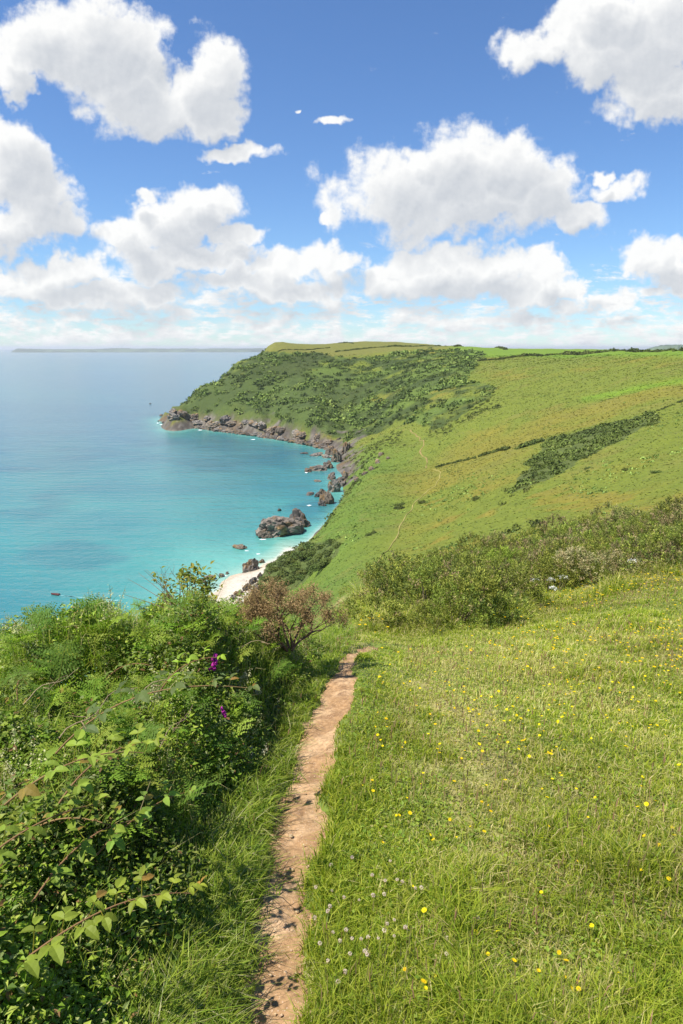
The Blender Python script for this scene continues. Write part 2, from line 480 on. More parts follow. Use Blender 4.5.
# ------------------------------------------------------------------ sea
sA = np.arange(-75, 75.01, 0.5) * math.pi / 180
sD = np.concatenate([np.exp(np.linspace(math.log(150), math.log(1500), 240)), np.exp(np.linspace(math.log(1500), math.log(58000), 60))[1:]])
qA, qD = np.meshgrid(sA, sD, indexing='ij'); sx, sy = qD * np.sin(qA), qD * np.cos(qA)
depth = -surf0(sx, sy); depth = np.where(qD > 2500, 15.0, depth)
depth = np.clip(depth + 1.2 * fbm2(sx / 40, sy / 40, 91, 3) * sstep(1, 6, depth), -5, 16)
i, k = np.meshgrid(np.arange(len(sA) - 1), np.arange(len(sD) - 1), indexing='ij'); n_ = len(sD)
SF = np.stack([i * n_ + k, (i + 1) * n_ + k, (i + 1) * n_ + k + 1, i * n_ + k + 1], -1).reshape(-1, 4)
spx, spy = project(sx, sy, np.zeros_like(sx))
spx = np.nan_to_num(spx, nan=9999); spy = np.nan_to_num(spy, nan=9999)
sand = np.exp(-(np.minimum(np.hypot(sx + 45, sy - 225), np.hypot(sx + 25, sy - 255)) / 70) ** 2) * (qD < 1000)
depth = np.where(depth < 3.5, 3.5 + (depth - 3.5) * np.clip(.25 + sand * 1.2, 0, 1), depth)
weed = sstep(-.1, .55, fbm2(sx / 55, sy / 38, 95, 4) + .9 * np.exp(-((spx - 285) / 60) ** 2 - ((spy - 458) / 9) ** 2) - .25) * sstep(.8, 3.5, depth) * sstep(1500, 900, qD)
ms, nt = new_mat('sea_water')
dpt = nd(nt, 'ShaderNodeAttribute', attribute_name='depth'); wd = nd(nt, 'ShaderNodeAttribute', attribute_name='weed'); ge = nd(nt, 'ShaderNodeNewGeometry')
dn = mathn(nt, 'DIVIDE', dpt.outputs['Fac'], 16.0, clamp=True)
cw = ramp(nt, dn, [(0.0, (.52, .52, .42)), (.03, (.25, .40, .325)), (.14, (.104, .315, .268)), (.40, (.046, .220, .205)), (.72, (.030, .152, .172)), (1.0, (.034, .130, .172))])
cw = mixc(nt, mathn(nt, 'MULTIPLY', wd.outputs['Fac'], .42), cw, (.014, .085, .125))
mp = nd(nt, 'ShaderNodeMapping'); mp.inputs['Scale'].default_value = (1.0, 1.0, 1.0); mp.inputs['Rotation'].default_value = (0, 0, R(25)); lk(nt, ge, 'Position', mp, 0)
mp2 = nd(nt, 'ShaderNodeMapping'); mp2.inputs['Scale'].default_value = (.0022, .011, 1.0); mp2.inputs['Rotation'].default_value = (0, 0, R(-8)); lk(nt, ge, 'Position', mp2, 0); mp3 = nd(nt, 'ShaderNodeMapping'); mp3.inputs['Scale'].default_value = (.03, .17, 1.0); mp3.inputs['Rotation'].default_value = (0, 0, R(28)); lk(nt, ge, 'Position', mp3, 0)
big = noise_n(nt, mp2.outputs[0], 1.0, 6, .62); cw = mixc(nt, 1.0, cw, ramp(nt, big.outputs[0], [(.3, (.80, .87, .93)), (.7, (1.18, 1.10, 1.06))]), 'MULTIPLY')
w1 = noise_n(nt, mp.outputs[0], .35, 5, .6); w2 = noise_n(nt, mp.outputs[0], .045, 4, .6)
w3 = noise_n(nt, mp3.outputs[0], 1.0, 3, .55)
hs = mathn(nt, 'ADD', mathn(nt, 'MULTIPLY', w3.outputs[0], 1.2), mathn(nt, 'MULTIPLY', w1.outputs[0], .6)); hs = mathn(nt, 'ADD', hs, mathn(nt, 'MULTIPLY', w2.outputs[0], 1.6)); hs_old = mathn(nt, 'ADD', mathn(nt, 'MULTIPLY', w1.outputs[0], .6), mathn(nt, 'MULTIPLY', w2.outputs[0], 1.6))
bp = nd(nt, 'ShaderNodeBump', i_Strength=.55, i_Distance=1.0); nt.links.new(hs, bp.inputs['Height'])
bs = nd(nt, 'ShaderNodeBsdfPrincipled', i_Roughness=0.18, i_IOR=1.33); nt.links.new(cw, bs.inputs['Base Color']); lk(nt, bp, 0, bs, 'Normal')
o = nd(nt, 'ShaderNodeOutputMaterial'); lk(nt, bs, 0, o, 0)
sea = obj('sea', mesh_data('sea', np.stack([sx, sy, np.zeros_like(sx)], -1).reshape(-1, 3), [SF], attrs={'depth': depth.ravel(), 'weed': weed.ravel()}, smooth=True), ms)
tag(sea, kind='structure')

# far coasts
def far_land(name, p0, p1, D, base_z, prof, col, depthm):
    a0, _ = azt(p0, 350); a1, _ = azt(p1, 350)
    A = np.linspace(a0, a1, 260); mb = MB()
    h = prof(np.linspace(0, 1, 260)); rowsD = np.linspace(0, 1, 12)
    s_ = np.sin(np.minimum(rowsD * 2.2, 1) * math.pi / 2)
    an, rn_ = np.meshgrid(A, rowsD, indexing='ij')
    Dn = D + rn_ * depthm + 120 * fbm2(an * 300, rn_ * 0, 5, 3)
    X, Y = Dn * np.sin(an), Dn * np.cos(an)
    Z = base_z + h[:, None] * s_[None] * (1 + .12 * fbm2(X / 300, Y / 300, 15, 3)) - (rn_ > .95) * 200
    c = np.broadcast_to(np.array(col), Z.shape + (3,)) * (1 + .55 * fbm2(X / 260, Y / 260, 19, 3))[..., None]
    i, k = np.meshgrid(np.arange(259), np.arange(11), indexing='ij')
    Q = np.stack([i * 12 + k, (i + 1) * 12 + k, (i + 1) * 12 + k + 1, i * 12 + k + 1], -1)
    mb.add(np.stack([X, Y, Z], -1), quads=Q, col=np.clip(c, .01, 1))
    return tag(obj(name, mb.data(name, True), mfar), kind='structure')
mfar, nt = new_mat('far_land')
at = nd(nt, 'ShaderNodeAttribute', attribute_name='col'); bs = nd(nt, 'ShaderNodeBsdfPrincipled', i_Roughness=.9); lk(nt, at, 'Color', bs, 'Base Color')
o = nd(nt, 'ShaderNodeOutputMaterial'); lk(nt, bs, 0, o, 0)
far_land('far_coast', 9, 300, 14500, -3, lambda u: 82 * sstep(0, .03, u) * (.85 + .12 * fbm2(u * 9, u * 0, 3, 3)) + 12 * sstep(.55, .75, u), (.07, .10, .05), 3500)
far_land('far_hills', 628, 900, 5200, 40, lambda u: 66 * sstep(0, .16, u) * (1 + .06 * fbm2(u * 6, u * 0, 6, 2)), (.06, .09, .04), 2500)
# ------------------------------------------------------------------ leaf materials
def leaf_mat(name, transl=.35, rough=.55, spec=.25, vary=.18, tcol=(1.05, 1.25, .55)):
    m, nt = new_mat(name)
    at = nd(nt, 'ShaderNodeAttribute', attribute_name='col'); oi = nd(nt, 'ShaderNodeObjectInfo')
    k = mathn(nt, 'MULTIPLY_ADD', oi.outputs['Random'], 2 * vary, 1 - vary)
    hs = nd(nt, 'ShaderNodeHueSaturation'); nt.links.new(k, hs.inputs['Value']); lk(nt, at, 'Color', hs, 'Color')
    nt.links.new(mathn(nt, 'MULTIPLY_ADD', oi.outputs['Random'], .03, .485), hs.inputs['Hue'])
    b = nd(nt, 'ShaderNodeBsdfPrincipled', i_Roughness=rough); b.inputs['Specular IOR Level'].default_value = spec; lk(nt, hs, 0, b, 'Base Color')
    t = nd(nt, 'ShaderNodeBsdfTranslucent'); nt.links.new(mixc(nt, 1.0, hs.outputs[0], tcol, 'MULTIPLY'), t.inputs[0])
    mx = nd(nt, 'ShaderNodeMixShader', i_0=transl); lk(nt, b, 0, mx, 1); lk(nt, t, 0, mx, 2)
    o = nd(nt, 'ShaderNodeOutputMaterial'); lk(nt, mx, 0, o, 0)
    return m
M_GRASS = leaf_mat('grass_blade', .42, .5, .25, .0)
M_LEAF = leaf_mat('green_leaf', .38, .55, .2, .16)
M_FERN = leaf_mat('bracken_frond', .38, .6, .15, .18)
M_GORSE = leaf_mat('gorse_spines', .15, .6, .15, .22, (1, 1.1, .6))
M_PETAL = leaf_mat('flower_petal', .3, .6, .1, .05, (1, 1, .8))
M_BARK = leaf_mat('bark', .0, .85, .1, .1)

# ------------------------------------------------------------------ earth path
L_ = np.gradient(PQ, axis=0); L_ /= np.linalg.norm(L_, axis=1, keepdims=True) + 1e-9
Nn = np.stack([L_[:, 1], -L_[:, 0]], -1)
across = np.linspace(-1, 1, 41)
wid = PQW + .07
px_ = PQ[:, None, 0] + Nn[:, None, 0] * across[None] * wid[:, None]
py_ = PQ[:, None, 1] + Nn[:, None, 1] * across[None] * wid[:, None]
pz_ = ground(px_, py_, True, False) - .050
pz_ += .010 * fbm2(px_ * 9, py_ * 9, 101, 4) + .014 * np.abs(fbm2(px_ * 4.2, py_ * 4.2, 103, 2)) + .0035 * fbm2(px_ * 45, py_ * 45, 105, 3)
pz_ += .022 * np.abs(across)[None] ** 3
pc_ = np.zeros(px_.shape + (3,)); pc_[:] = np.array([.335, .205, .105])
pc_ = mixm(pc_, np.array([.43, .285, .160]), sstep(-.1, .7, fbm2(px_ * 7, py_ * 7, 111, 3)))
pc_ = mixm(pc_, np.array([.235, .140, .075]), sstep(.2, .9, fbm2(px_ * 13, py_ * 13, 113, 3)) * .8)
pc_ = mixm(pc_, np.array([.22, .17, .07]), sstep(.75, 1.0, np.abs(across)[None] + .2 * fbm2(px_ * 12, py_ * 12, 115, 2)) * .7)
nP = len(PQ); i, k = np.meshgrid(np.arange(nP - 1), np.arange(40), indexing='ij')
PF = np.stack([i * 41 + k, i * 41 + k + 1, (i + 1) * 41 + k + 1, (i + 1) * 41 + k], -1).reshape(-1, 4)
mp_, nt = new_mat('dry_earth')
at = nd(nt, 'ShaderNodeAttribute', attribute_name='col'); ge = nd(nt, 'ShaderNodeNewGeometry')
n1_ = noise_n(nt, ge.outputs['Position'], 38, 6, .65); n2_ = noise_n(nt, ge.outputs['Position'], 160, 3, .6)
c = mixc(nt, 1.0, at.outputs['Color'], ramp(nt, n1_.outputs[0], [(.3, (.62, .6, .58)), (.7, (1.25, 1.25, 1.25))]), 'MULTIPLY')
vo = nd(nt, 'ShaderNodeTexVoronoi', i_Scale=70.0); lk(nt, ge, 'Position', vo, 'Vector')
c = mixc(nt, mathn(nt, 'MULTIPLY', mathn(nt, 'LESS_THAN', vo.outputs['Distance'], .2), .35), c, (.55, .45, .36))
bp = nd(nt, 'ShaderNodeBump', i_Strength=.8, i_Distance=.012); nt.links.new(mathn(nt, 'ADD', n1_.outputs[0], mathn(nt, 'MULTIPLY', n2_.outputs[0], .4)), bp.inputs['Height'])
bs = nd(nt, 'ShaderNodeBsdfPrincipled', i_Roughness=.95); bs.inputs['Specular IOR Level'].default_value = .1; nt.links.new(c, bs.inputs['Base Color']); lk(nt, bp, 0, bs, 'Normal')
o = nd(nt, 'ShaderNodeOutputMaterial'); lk(nt, bs, 0, o, 0)
pth = obj('dirt_path', mesh_data('dirt_path', np.stack([px_, py_, pz_], -1).reshape(-1, 3), [PF], pc_.reshape(-1, 3), smooth=True), mp_)
tag(pth, kind='structure')

# ------------------------------------------------------------------ the bramble bank: where it stands and how high
BEDGE = hit([340, 335, 326, 310, 290, 268, 248, 229, 208, 188, 160, 110], [626, 640, 660, 692, 730, 775, 820, 870, 930, 985, 1060, 1200])
def bush_in(x, y):
    """metres inside the bank's edge, negative outside"""
    far_ = BEDGE[0]; near_ = BEDGE[-1]
    poly = [tuple(p) for p in BEDGE] + [(near_[0] - .3, near_[1] - 3), (-14, near_[1] - 3), (-14, far_[1] + 1.2), (far_[0] - .3, far_[1] + 1.2)]
    x = np.asarray(x, float); y = np.asarray(y, float)
    d = poly_dist(x, y, [tuple(p) for p in BEDGE] + []) 
    d2 = poly_dist(x, y, [tuple(far_), (far_[0] - .3, far_[1] + 1.2), (-14, far_[1] + 1.2)])
    d = np.minimum(d, d2)
    return np.where(in_poly(x, y, poly), d, -d)
_bt = [(0, 1000, 1.50), (0, 860, 1.85), (80, 880, 1.92), (0, 760, 2.2), (0, 690, 3.1), (0, 628, 4.2), (0, 590, 5.6), (-200, 860, 1.8), (-200, 690, 3.2), (-200, 588, 5.5),
       (100, 760, 2.5), (100, 690, 3.5), (60, 640, 4.6), (100, 598, 6.0), (170, 710, 3.6), (160, 640, 5.0), (180, 597, 6.4), (240, 650, 5.2), (240, 607, 6.6), (300, 640, 6.0), (300, 612, 7.0), (150, 850, 2.2), (200, 760, 3.0), (130, 930, 1.9)]
_bx = []; 
for px, py, D in _bt:
    a, t = azt(px, py); _bx.append((D * math.sin(a), D * math.cos(a), ZC + float(t) * D))
_bx = np.array(_bx); _bh = _bx[:, 2] - surf0(_bx[:, 0], _bx[:, 1])
def bush_h(x, y):
    """top of the leaves above the ground"""
    x = np.asarray(x, float); y = np.asarray(y, float)
    d = np.hypot(x[..., None] - _bx[:, 0], y[..., None] - _bx[:, 1]); wgt = 1 / (d ** 2 + .12)
    h = (wgt * _bh).sum(-1) / wgt.sum(-1)
    e = bush_in(x, y)
    h = h * sstep(-.05, .62, e) ** .9
    h = h * (1 + .16 * fbm2(x * 1.7, y * 1.7, 121, 3)) 
    D = np.hypot(x, y)
    return h * (1 - sstep(6.6, 8.2, D + .3 * fbm2(x, y, 123, 2)))

# ------------------------------------------------------------------ grass
def blades(x, y, z, hgt, wid, lean, ldir, col, curl=1.0):
    n = len(x); fa = rng.uniform(0, 2 * math.pi, n)
    sx_, sy_ = np.cos(fa) * wid / 2, np.sin(fa) * wid / 2
    lx, ly = np.cos(ldir) * lean, np.sin(ldir) * lean
    V = np.zeros((n, 5, 3))
    B = np.stack([x, y, z - .006], -1); side = np.stack([sx_, sy_, np.zeros(n)], -1)
    m1 = B + np.stack([lx * hgt * .28, ly * hgt * .28, hgt * .6], -1)
    tp = B + np.stack([lx * hgt * (.75 + .2 * curl), ly * hgt * (.75 + .2 * curl), hgt * (1.0 - .3 * np.minimum(lean, 1.3))], -1)
    V[:, 0], V[:, 1], V[:, 2], V[:, 3], V[:, 4] = B - side, B + side, m1 - side * .75, m1 + side * .75, tp
    b = np.arange(n)[:, None] * 5
    Q = b + np.array([[0, 1, 3, 2]]); T = b + np.array([[2, 3, 4]])
    C = np.repeat(col[:, None], 5, 1).copy()
    return V.reshape(-1, 3), T, Q, C.reshape(-1, 3)

def polar_points(n, a0, a1, D0, D1, power):
    a = rng.uniform(a0, a1, n); u = rng.uniform(0, 1, n); p = power + 1
    D = (D0 ** p + u * (D1 ** p - D0 ** p)) ** (1 / p)
    return D * np.sin(a), D * np.cos(a), D
GREEN = np.array([[.225, .310, .022], [.285, .350, .027], [.345, .385, .034], [.155, .235, .020], [.385, .405, .055]])
STRAW = np.array([[.58, .50, .22], [.50, .44, .16], [.42, .41, .09]])
def grass_col(x, y, straw):
    n = len(x); c = GREEN[rng.integers(0, len(GREEN), n)]
    s = STRAW[rng.integers(0, 3, n)]
    t = rng.uniform(0, 1, n) < straw
    c = np.where(t[:, None], s, c) * rng.uniform(.8, 1.25, n)[:, None]
    return c
def meadow_grass():
    x, y, D = polar_points(700000, R(-36), R(54), 1.15, 19, -.42)
    px, py = project(x, y, surf0(x, y)); keep = (px > -160) & (px < 1250) & (py < 1300)
    x, y, D = x[keep], y[keep], D[keep]
    pd = path_sd(x, y); be = bush_in(x, y)
    gf = FRONT(x, y)
    keep = ((pd > np.where(PATHSIDE(x, y) < 0, .022, .004) + .03 * rng.uniform(-1, 1, len(x))) | ((pd > -.04) & (rng.uniform(0, 1, len(x)) < .14)) | ((pd > -.085) & (y > 1.95) & (fbm2(x * 3.2, y * 5.5, 183, 2) > .62) & (rng.uniform(0, 1, len(x)) < .4))) & (be < .12) & (gf < .8) & ((rng.uniform(0, 1, len(x)) < .9) | (pd > .1))
    x, y, D, pd, be, gf = [v[keep] for v in (x, y, D, pd, be, gf)]
    n = len(x); z = ground(x, y)
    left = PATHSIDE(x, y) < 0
    p1 = fbm2(x * .55, y * .55, 141, 3); p2 = fbm2(x * 2.6, y * 2.6, 143, 3)
    h = .034 + .024 * sstep(-.2, .6, p2) + .012 * sstep(-.3, .5, p1)
    h = h + .035 * np.exp(-(np.maximum(pd, 0) / .16) ** 2) * ~left * sstep(4, 2.5, D)
    h = np.where(left, .045 + .085 * sstep(.05, .55, pd) + .10 * sstep(-.5, .1, be), h)
    h = h + .20 * sstep(-1.0, .2, gf)                                        # long grass under the gorse
    h = h + .12 * sstep(9.5, 12.5, D) * sstep(.35, .2, x / np.maximum(D, 1))  # rough brow beyond the path
    straw = np.clip(.20 + .42 * sstep(-.1, .7, p1 + .4 * p2) * sstep(1.8, 4, D) + .20 * sstep(2.5, 7, D) - .25 * np.exp(-(np.maximum(pd, 0) / .35) ** 2), .03, .7)
    tread = np.exp(-(poly_dist(x, y, [tuple(p) for p in TREAD]) / (.10 + .07 * D)) ** 2)
    straw = np.clip(straw + .38 * tread, 0, .75); h = h * (1 - .35 * tread)
    straw = np.where(left, .12, straw)
    tuft = sstep(.30, .75, fbm2(x * 1.9 + 9, y * 1.9, 149, 3)) * ~left
    h = h * (1 + .9 * tuft); straw = np.clip(straw - .25 * tuft, .03, .8)
    h = h * (1 - .55 * sstep(.45, .0, pd) * sstep(3.5, 5.0, D))
    h = h * rng.uniform(.55, 1.35, n)
    wd_ = (.0024 + .00085 * D) * rng.uniform(.7, 1.3, n) * np.where(left, 1.15, 1)
    lean = np.abs(rng.normal(.7, .45, n)) + .2 * left
    ld = rng.uniform(0, 2 * math.pi, n); ld = np.where((rng.uniform(0, 1, n) < .12) & ~left, rng.normal(.6, .8, n), ld)
    col = grass_col(x, y, straw)
    col = np.where(left[:, None], col * np.array([.72, .80, .9]), col) * (1 + .18 * fbm2(x * .9, y * .9, 147, 2))[:, None]  # blades left of the path: the bank's shade is put into their colour
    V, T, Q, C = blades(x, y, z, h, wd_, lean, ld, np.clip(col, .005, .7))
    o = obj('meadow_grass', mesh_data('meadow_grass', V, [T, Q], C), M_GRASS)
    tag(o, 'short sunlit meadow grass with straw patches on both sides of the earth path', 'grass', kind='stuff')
    bl_ = polar_points(24000, R(-26), R(50), 1.3, 7.5, -.1); bx, by, bd = bl_; kp = (path_sd(bx, by) > .04) & (bush_in(bx, by) < .05) & (FRONT(bx, by) < .2) & (fbm2(bx * 2.2, by * 2.2, 155, 3) > -.15); bx, by, bd = bx[kp], by[kp], bd[kp]; n = len(bx)
    LV, LT = np.array([(0, 0, 0), (.5, .45, .12), (0, 1, .05), (-.5, .45, .12)]), np.array([(0, 1, 2), (0, 2, 3)])
    ya = rng.uniform(0, 6.28, n); sz = rng.uniform(.008, .018, n) * (1 + .1 * bd); asp_ = rng.uniform(.35, .9, n); c_, s_ = np.cos(ya), np.sin(ya)
    lx0, ly0, lz0 = LV[None, :, 0] * (sz * asp_)[:, None], LV[None, :, 1] * sz[:, None], LV[None, :, 2] * sz[:, None] + rng.normal(0, .25, n)[:, None] * LV[None, :, 1] * sz[:, None]
    VV = np.stack([bx[:, None] + lx0 * c_[:, None] - ly0 * s_[:, None], by[:, None] + lx0 * s_[:, None] + ly0 * c_[:, None], (ground(bx, by) + rng.uniform(.012, .045, n))[:, None] + lz0], -1)
    cl_ = np.array([[.22, .31, .035], [.26, .34, .045], [.31, .35, .06], [.33, .28, .10], [.17, .26, .03]])[rng.choice(5, n, p=[.3, .28, .2, .07, .15])] * rng.uniform(.8, 1.2, n)[:, None]
    o = obj('turf_herbs', mesh_data('turf_herbs', VV.reshape(-1, 3), [(np.arange(n)[:, None, None] * 4 + LT[None]).reshape(-1, 3)], np.repeat(cl_[:, None], 4, 1).reshape(-1, 3)), M_GRASS); tag(o, 'small clover and plantain leaves woven into the meadow turf', 'turf herbs', kind='stuff')
    # taller flowering stems, thin and brownish
    x, y, D = polar_points(12000, R(-25), R(50), 1.6, 16, .2)
    pd = path_sd(x, y); keep = (pd > .05) & (bush_in(x, y) < .1) & (FRONT(x, y) < .6) & (fbm2(x * .8, y * .8, 151, 3) > -.25)
    x, y, D = x[keep], y[keep], D[keep]; n = len(x)
    h = rng.uniform(.08, .17, n) * (1 - .25 * sstep(3, 8, D)); lean = np.abs(rng.normal(.25, .2, n)); ld = rng.normal(.6, 1.2, n); z = ground(x, y)
    col = np.array([[.30, .22, .10], [.34, .20, .12], [.26, .24, .08]])[rng.integers(0, 3, n)]
    V, T, Q, C = blades(x, y, z, h, (.0011 + .0004 * D), lean, ld, col)
    tip = V.reshape(n, 5, 3)[:, 4]
    V2, T2, Q2, C2 = blades(tip[:, 0], tip[:, 1], tip[:, 2] - .02, rng.uniform(.03, .06, n), (.003 + .0009 * D), lean, ld, col * 1.1)
    o = obj('grass_seed_heads', mesh_data('grass_seed_heads', np.concatenate([V, V2]), [np.concatenate([T, T2 + 5 * n]), np.concatenate([Q, Q2 + 5 * n])], np.concatenate([C, C2])), M_GRASS)
    tag(o, 'thin brown flowering grass stems standing above the meadow', 'grass stems', kind='stuff')

TREAD = hit([420, 445, 465, 480, 490, 520, 560], [650, 680, 720, 770, 820, 900, 1000])
# front edge of the gorse belt on the ground
GEDGE = hit([350, 372, 400, 450, 500, 540, 600, 650, 700, 780], [606, 612, 634, 626, 618, 609, 596, 584, 573, 556])
def FRONT(x, y):
    """metres behind the gorse belt's front edge (positive inside the belt)"""
    poly = [tuple(p) for p in GEDGE] + [(GEDGE[-1][0] * 3, GEDGE[-1][1] * 3), (GEDGE[0][0] * 3, GEDGE[0][1] * 3)]
    d = poly_dist(x, y, [tuple(p) for p in GEDGE])
    return np.where(in_poly(x, y, poly), d, -d)
def PATHSIDE(x, y):
    """negative left of the path"""
    xc = np.interp(y, PC[:-2, 1], PC[:-2, 0]); return np.asarray(x) - xc
meadow_grass()
# ------------------------------------------------------------------ leaf building blocks
def leaf_shape(n_side=3, fold=.18, droop=.25, serr=.0):
    """unit leaf along +y (length 1, half width ~.5 before scaling): verts, tris"""
    ys = np.linspace(0, 1, n_side + 2); w = np.sin(np.pi * ys ** .78) ** .8 * .5
    V = []; 
    for k, (y, ww) in enumerate(zip(ys, w)):
        z = -droop * y * y
        s_ = 1 + (serr if k % 2 else -serr)
        V += [(-ww * s_, y, z + fold * ww * 2 * .5), (0, y, z), (ww * s_, y, z + fold * ww * 2 * .5)]
    V = np.array(V); T = []
    for k in range(n_side + 1):
        a, b = 3 * k, 3 * (k + 1)
        T += [(a, a + 1, b + 1), (a, b + 1, b), (a + 1, a + 2, b + 2), (a + 1, b + 2, b + 1)]
    return V, np.array(T)
def frames(n, yaw, pitch, roll):
    """rotation matrices whose y axis points along yaw/pitch"""
    cy, sy_ = np.cos(yaw), np.sin(yaw); cpi, spi = np.cos(pitch), np.sin(pitch); cr, sr = np.cos(roll), np.sin(roll)
    Y = np.stack([cy * cpi, sy_ * cpi, spi], -1)
    X = np.stack([sy_, -cy, np.zeros(n)], -1)
    Z = np.cross(X, Y)
    X2 = X * cr[:, None] + Z * sr[:, None]; Z2 = -X * sr[:, None] + Z * cr[:, None]
    return np.stack([X2, Y, Z2], -1)
def scatter_leaves(P, yaw, pitch, roll, size, aspect, col, shape, colvar=.0):
    LV, LT = shape; n = len(P); M = frames(n, yaw, pitch, roll)
    L = LV[None] * np.stack([size * aspect, size, size], -1)[:, None, :]
    V = np.einsum('nij,nkj->nki', M, L) + P[:, None]
    T = (np.arange(n)[:, None, None] * len(LV) + LT[None]).reshape(-1, 3)
    C = np.repeat(col[:, None], len(LV), 1).reshape(-1, 3)
    return V.reshape(-1, 3), T, C
SH_SMALL = leaf_shape(1, .25, .25); SH_MID = leaf_shape(2, .25, .3); SH_BIG = leaf_shape(6, .22, .35, .07)

# ------------------------------------------------------------------ the mass of small leaves
LEAFC = np.array([[.150, .230, .022], [.195, .275, .026], [.260, .325, .034], [.100, .165, .022], [.280, .315, .055], [.185, .225, .070]])
CREAM = np.array([[.48, .46, .22], [.42, .42, .16], [.36, .40, .12]])
def undergrowth():
    N = 620000
    x, y, D = polar_points(N, R(-64), R(3), 1.05, 8.2, -.35)
    e = bush_in(x, y); px, py = project(x, y, surf0(x, y) + 1)
    keep = (e > -.06) & (px > -900)
    x, y, D, e = [v[keep] for v in (x, y, D, e)]
    hb = bush_h(x, y)
    clump = fbm2(x * 3.4, y * 3.4, 131, 3)
    keep = (hb > .04); x, y, D, e, hb, clump = [v[keep] for v in (x, y, D, e, hb, clump)]
    n = len(x)
    dep = rng.exponential(.10, n) * (1 + .4 * (rng.uniform(0, 1, n) < .35) * 3)
    z = surf0(x, y) + np.maximum(hb + .13 * clump + .03 * rng.normal(0, 1, n) - dep, .02)
    n = len(x)
    big = fbm2(x * 1.3, y * 1.3, 133, 3)
    col = LEAFC[rng.integers(0, len(LEAFC), n)] * rng.uniform(.75, 1.3, n)[:, None]
    cr = (rng.uniform(0, 1, n) < .12 + .22 * sstep(0, .6, fbm2(x * 2.2, y * 2.2, 137, 3)) * sstep(2, 3.5, D)) & (dep < .09)
    col = np.where(cr[:, None], CREAM[rng.integers(0, 3, n)], col)
    br = rng.uniform(0, 1, n) < .035
    col = np.where(br[:, None], np.array([.22, .12, .05]), col)
    col = col * (1 + .35 * np.clip(big, -1, 1))[:, None] * np.where(D < 2.6, .85, 1)[:, None]
    size = rng.uniform(.011, .029, n) * (1 + .10 * D) * np.where(cr, .55, 1)
    asp = rng.uniform(.30, .75, n)
    V, T, C = scatter_leaves(np.stack([x, y, z], -1), rng.uniform(0, 2 * math.pi, n), rng.normal(.15, .45, n), rng.normal(0, .45, n), size, asp, col, SH_SMALL)
    o = obj('undergrowth', mesh_data('undergrowth', V, [T], C), M_LEAF)
    tag(o, 'dense mass of small mixed green leaves covering the bank above the sea', 'undergrowth', kind='stuff')
    # stems and dry bits within
    mb = MB()
    for k in range(900):
        j = rng.integers(0, n); P0_ = np.array([x[j], y[j], z[j] - rng.uniform(.1, .5)]); d_ = rng.normal(0, .12, 3); d_[2] = rng.uniform(.15, .45)
        P = P0_ + np.linspace(0, 1, 4)[:, None] * d_ + np.array([0, 0, -.05]) * (np.linspace(0, 1, 4)[:, None] ** 2)
        mb.tube(P, np.linspace(.003, .0012, 4), 3, [(.16, .10, .05), (.12, .14, .04), (.28, .22, .12)][rng.integers(0, 3)])
    # earth and litter body that closes the view under the leaves
    o2 = obj('undergrowth_stems', mb.data('undergrowth_stems'), M_BARK); tag(o2, 'thin tangled stems running through the leafy bank', 'stems', kind='stuff')
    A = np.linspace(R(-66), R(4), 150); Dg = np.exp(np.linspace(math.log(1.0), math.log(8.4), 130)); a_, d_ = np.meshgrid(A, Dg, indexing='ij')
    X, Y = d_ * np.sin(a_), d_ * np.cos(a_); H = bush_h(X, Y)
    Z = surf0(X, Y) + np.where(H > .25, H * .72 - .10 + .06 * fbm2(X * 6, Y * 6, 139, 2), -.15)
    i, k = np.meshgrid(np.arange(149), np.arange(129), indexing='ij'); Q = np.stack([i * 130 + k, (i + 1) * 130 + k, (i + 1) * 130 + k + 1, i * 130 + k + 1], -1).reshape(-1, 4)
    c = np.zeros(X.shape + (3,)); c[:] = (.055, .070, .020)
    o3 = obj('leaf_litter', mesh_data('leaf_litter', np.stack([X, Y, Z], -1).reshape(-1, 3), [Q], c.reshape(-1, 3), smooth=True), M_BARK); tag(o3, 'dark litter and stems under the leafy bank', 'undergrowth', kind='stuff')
undergrowth()
def bank_grass():
    x, y, D = polar_points(44000, R(-60), R(3), 1.5, 7.6, -.1)
    e = bush_in(x, y); hb = bush_h(x, y); keep = (e > -.05) & (hb > .05) & (fbm2(x * 1.5, y * 1.5, 251, 3) > np.where(D < 2.3, -.05, -.35))
    x, y, D, hb = x[keep], y[keep], D[keep], hb[keep]; n = len(x)
    col = np.array([[.26, .33, .035], [.33, .37, .06], [.20, .28, .03], [.46, .40, .19], [.40, .33, .14]])[rng.choice(5, n, p=[.28, .22, .2, .18, .12])] * rng.uniform(.8, 1.2, n)[:, None]
    V, T, Q, C = blades(x, y, surf0(x, y) + hb - .10, rng.uniform(.10, .24, n), (.0022 + .0007 * D) * rng.uniform(.7, 1.3, n), np.abs(rng.normal(.5, .3, n)), rng.uniform(0, 6.28, n), col)
    tag(obj('bank_grass', mesh_data('bank_grass', V, [T, Q], C), M_GRASS), 'loose yellowish grass blades growing up through the leafy bank', 'grass', kind='stuff')
bank_grass()

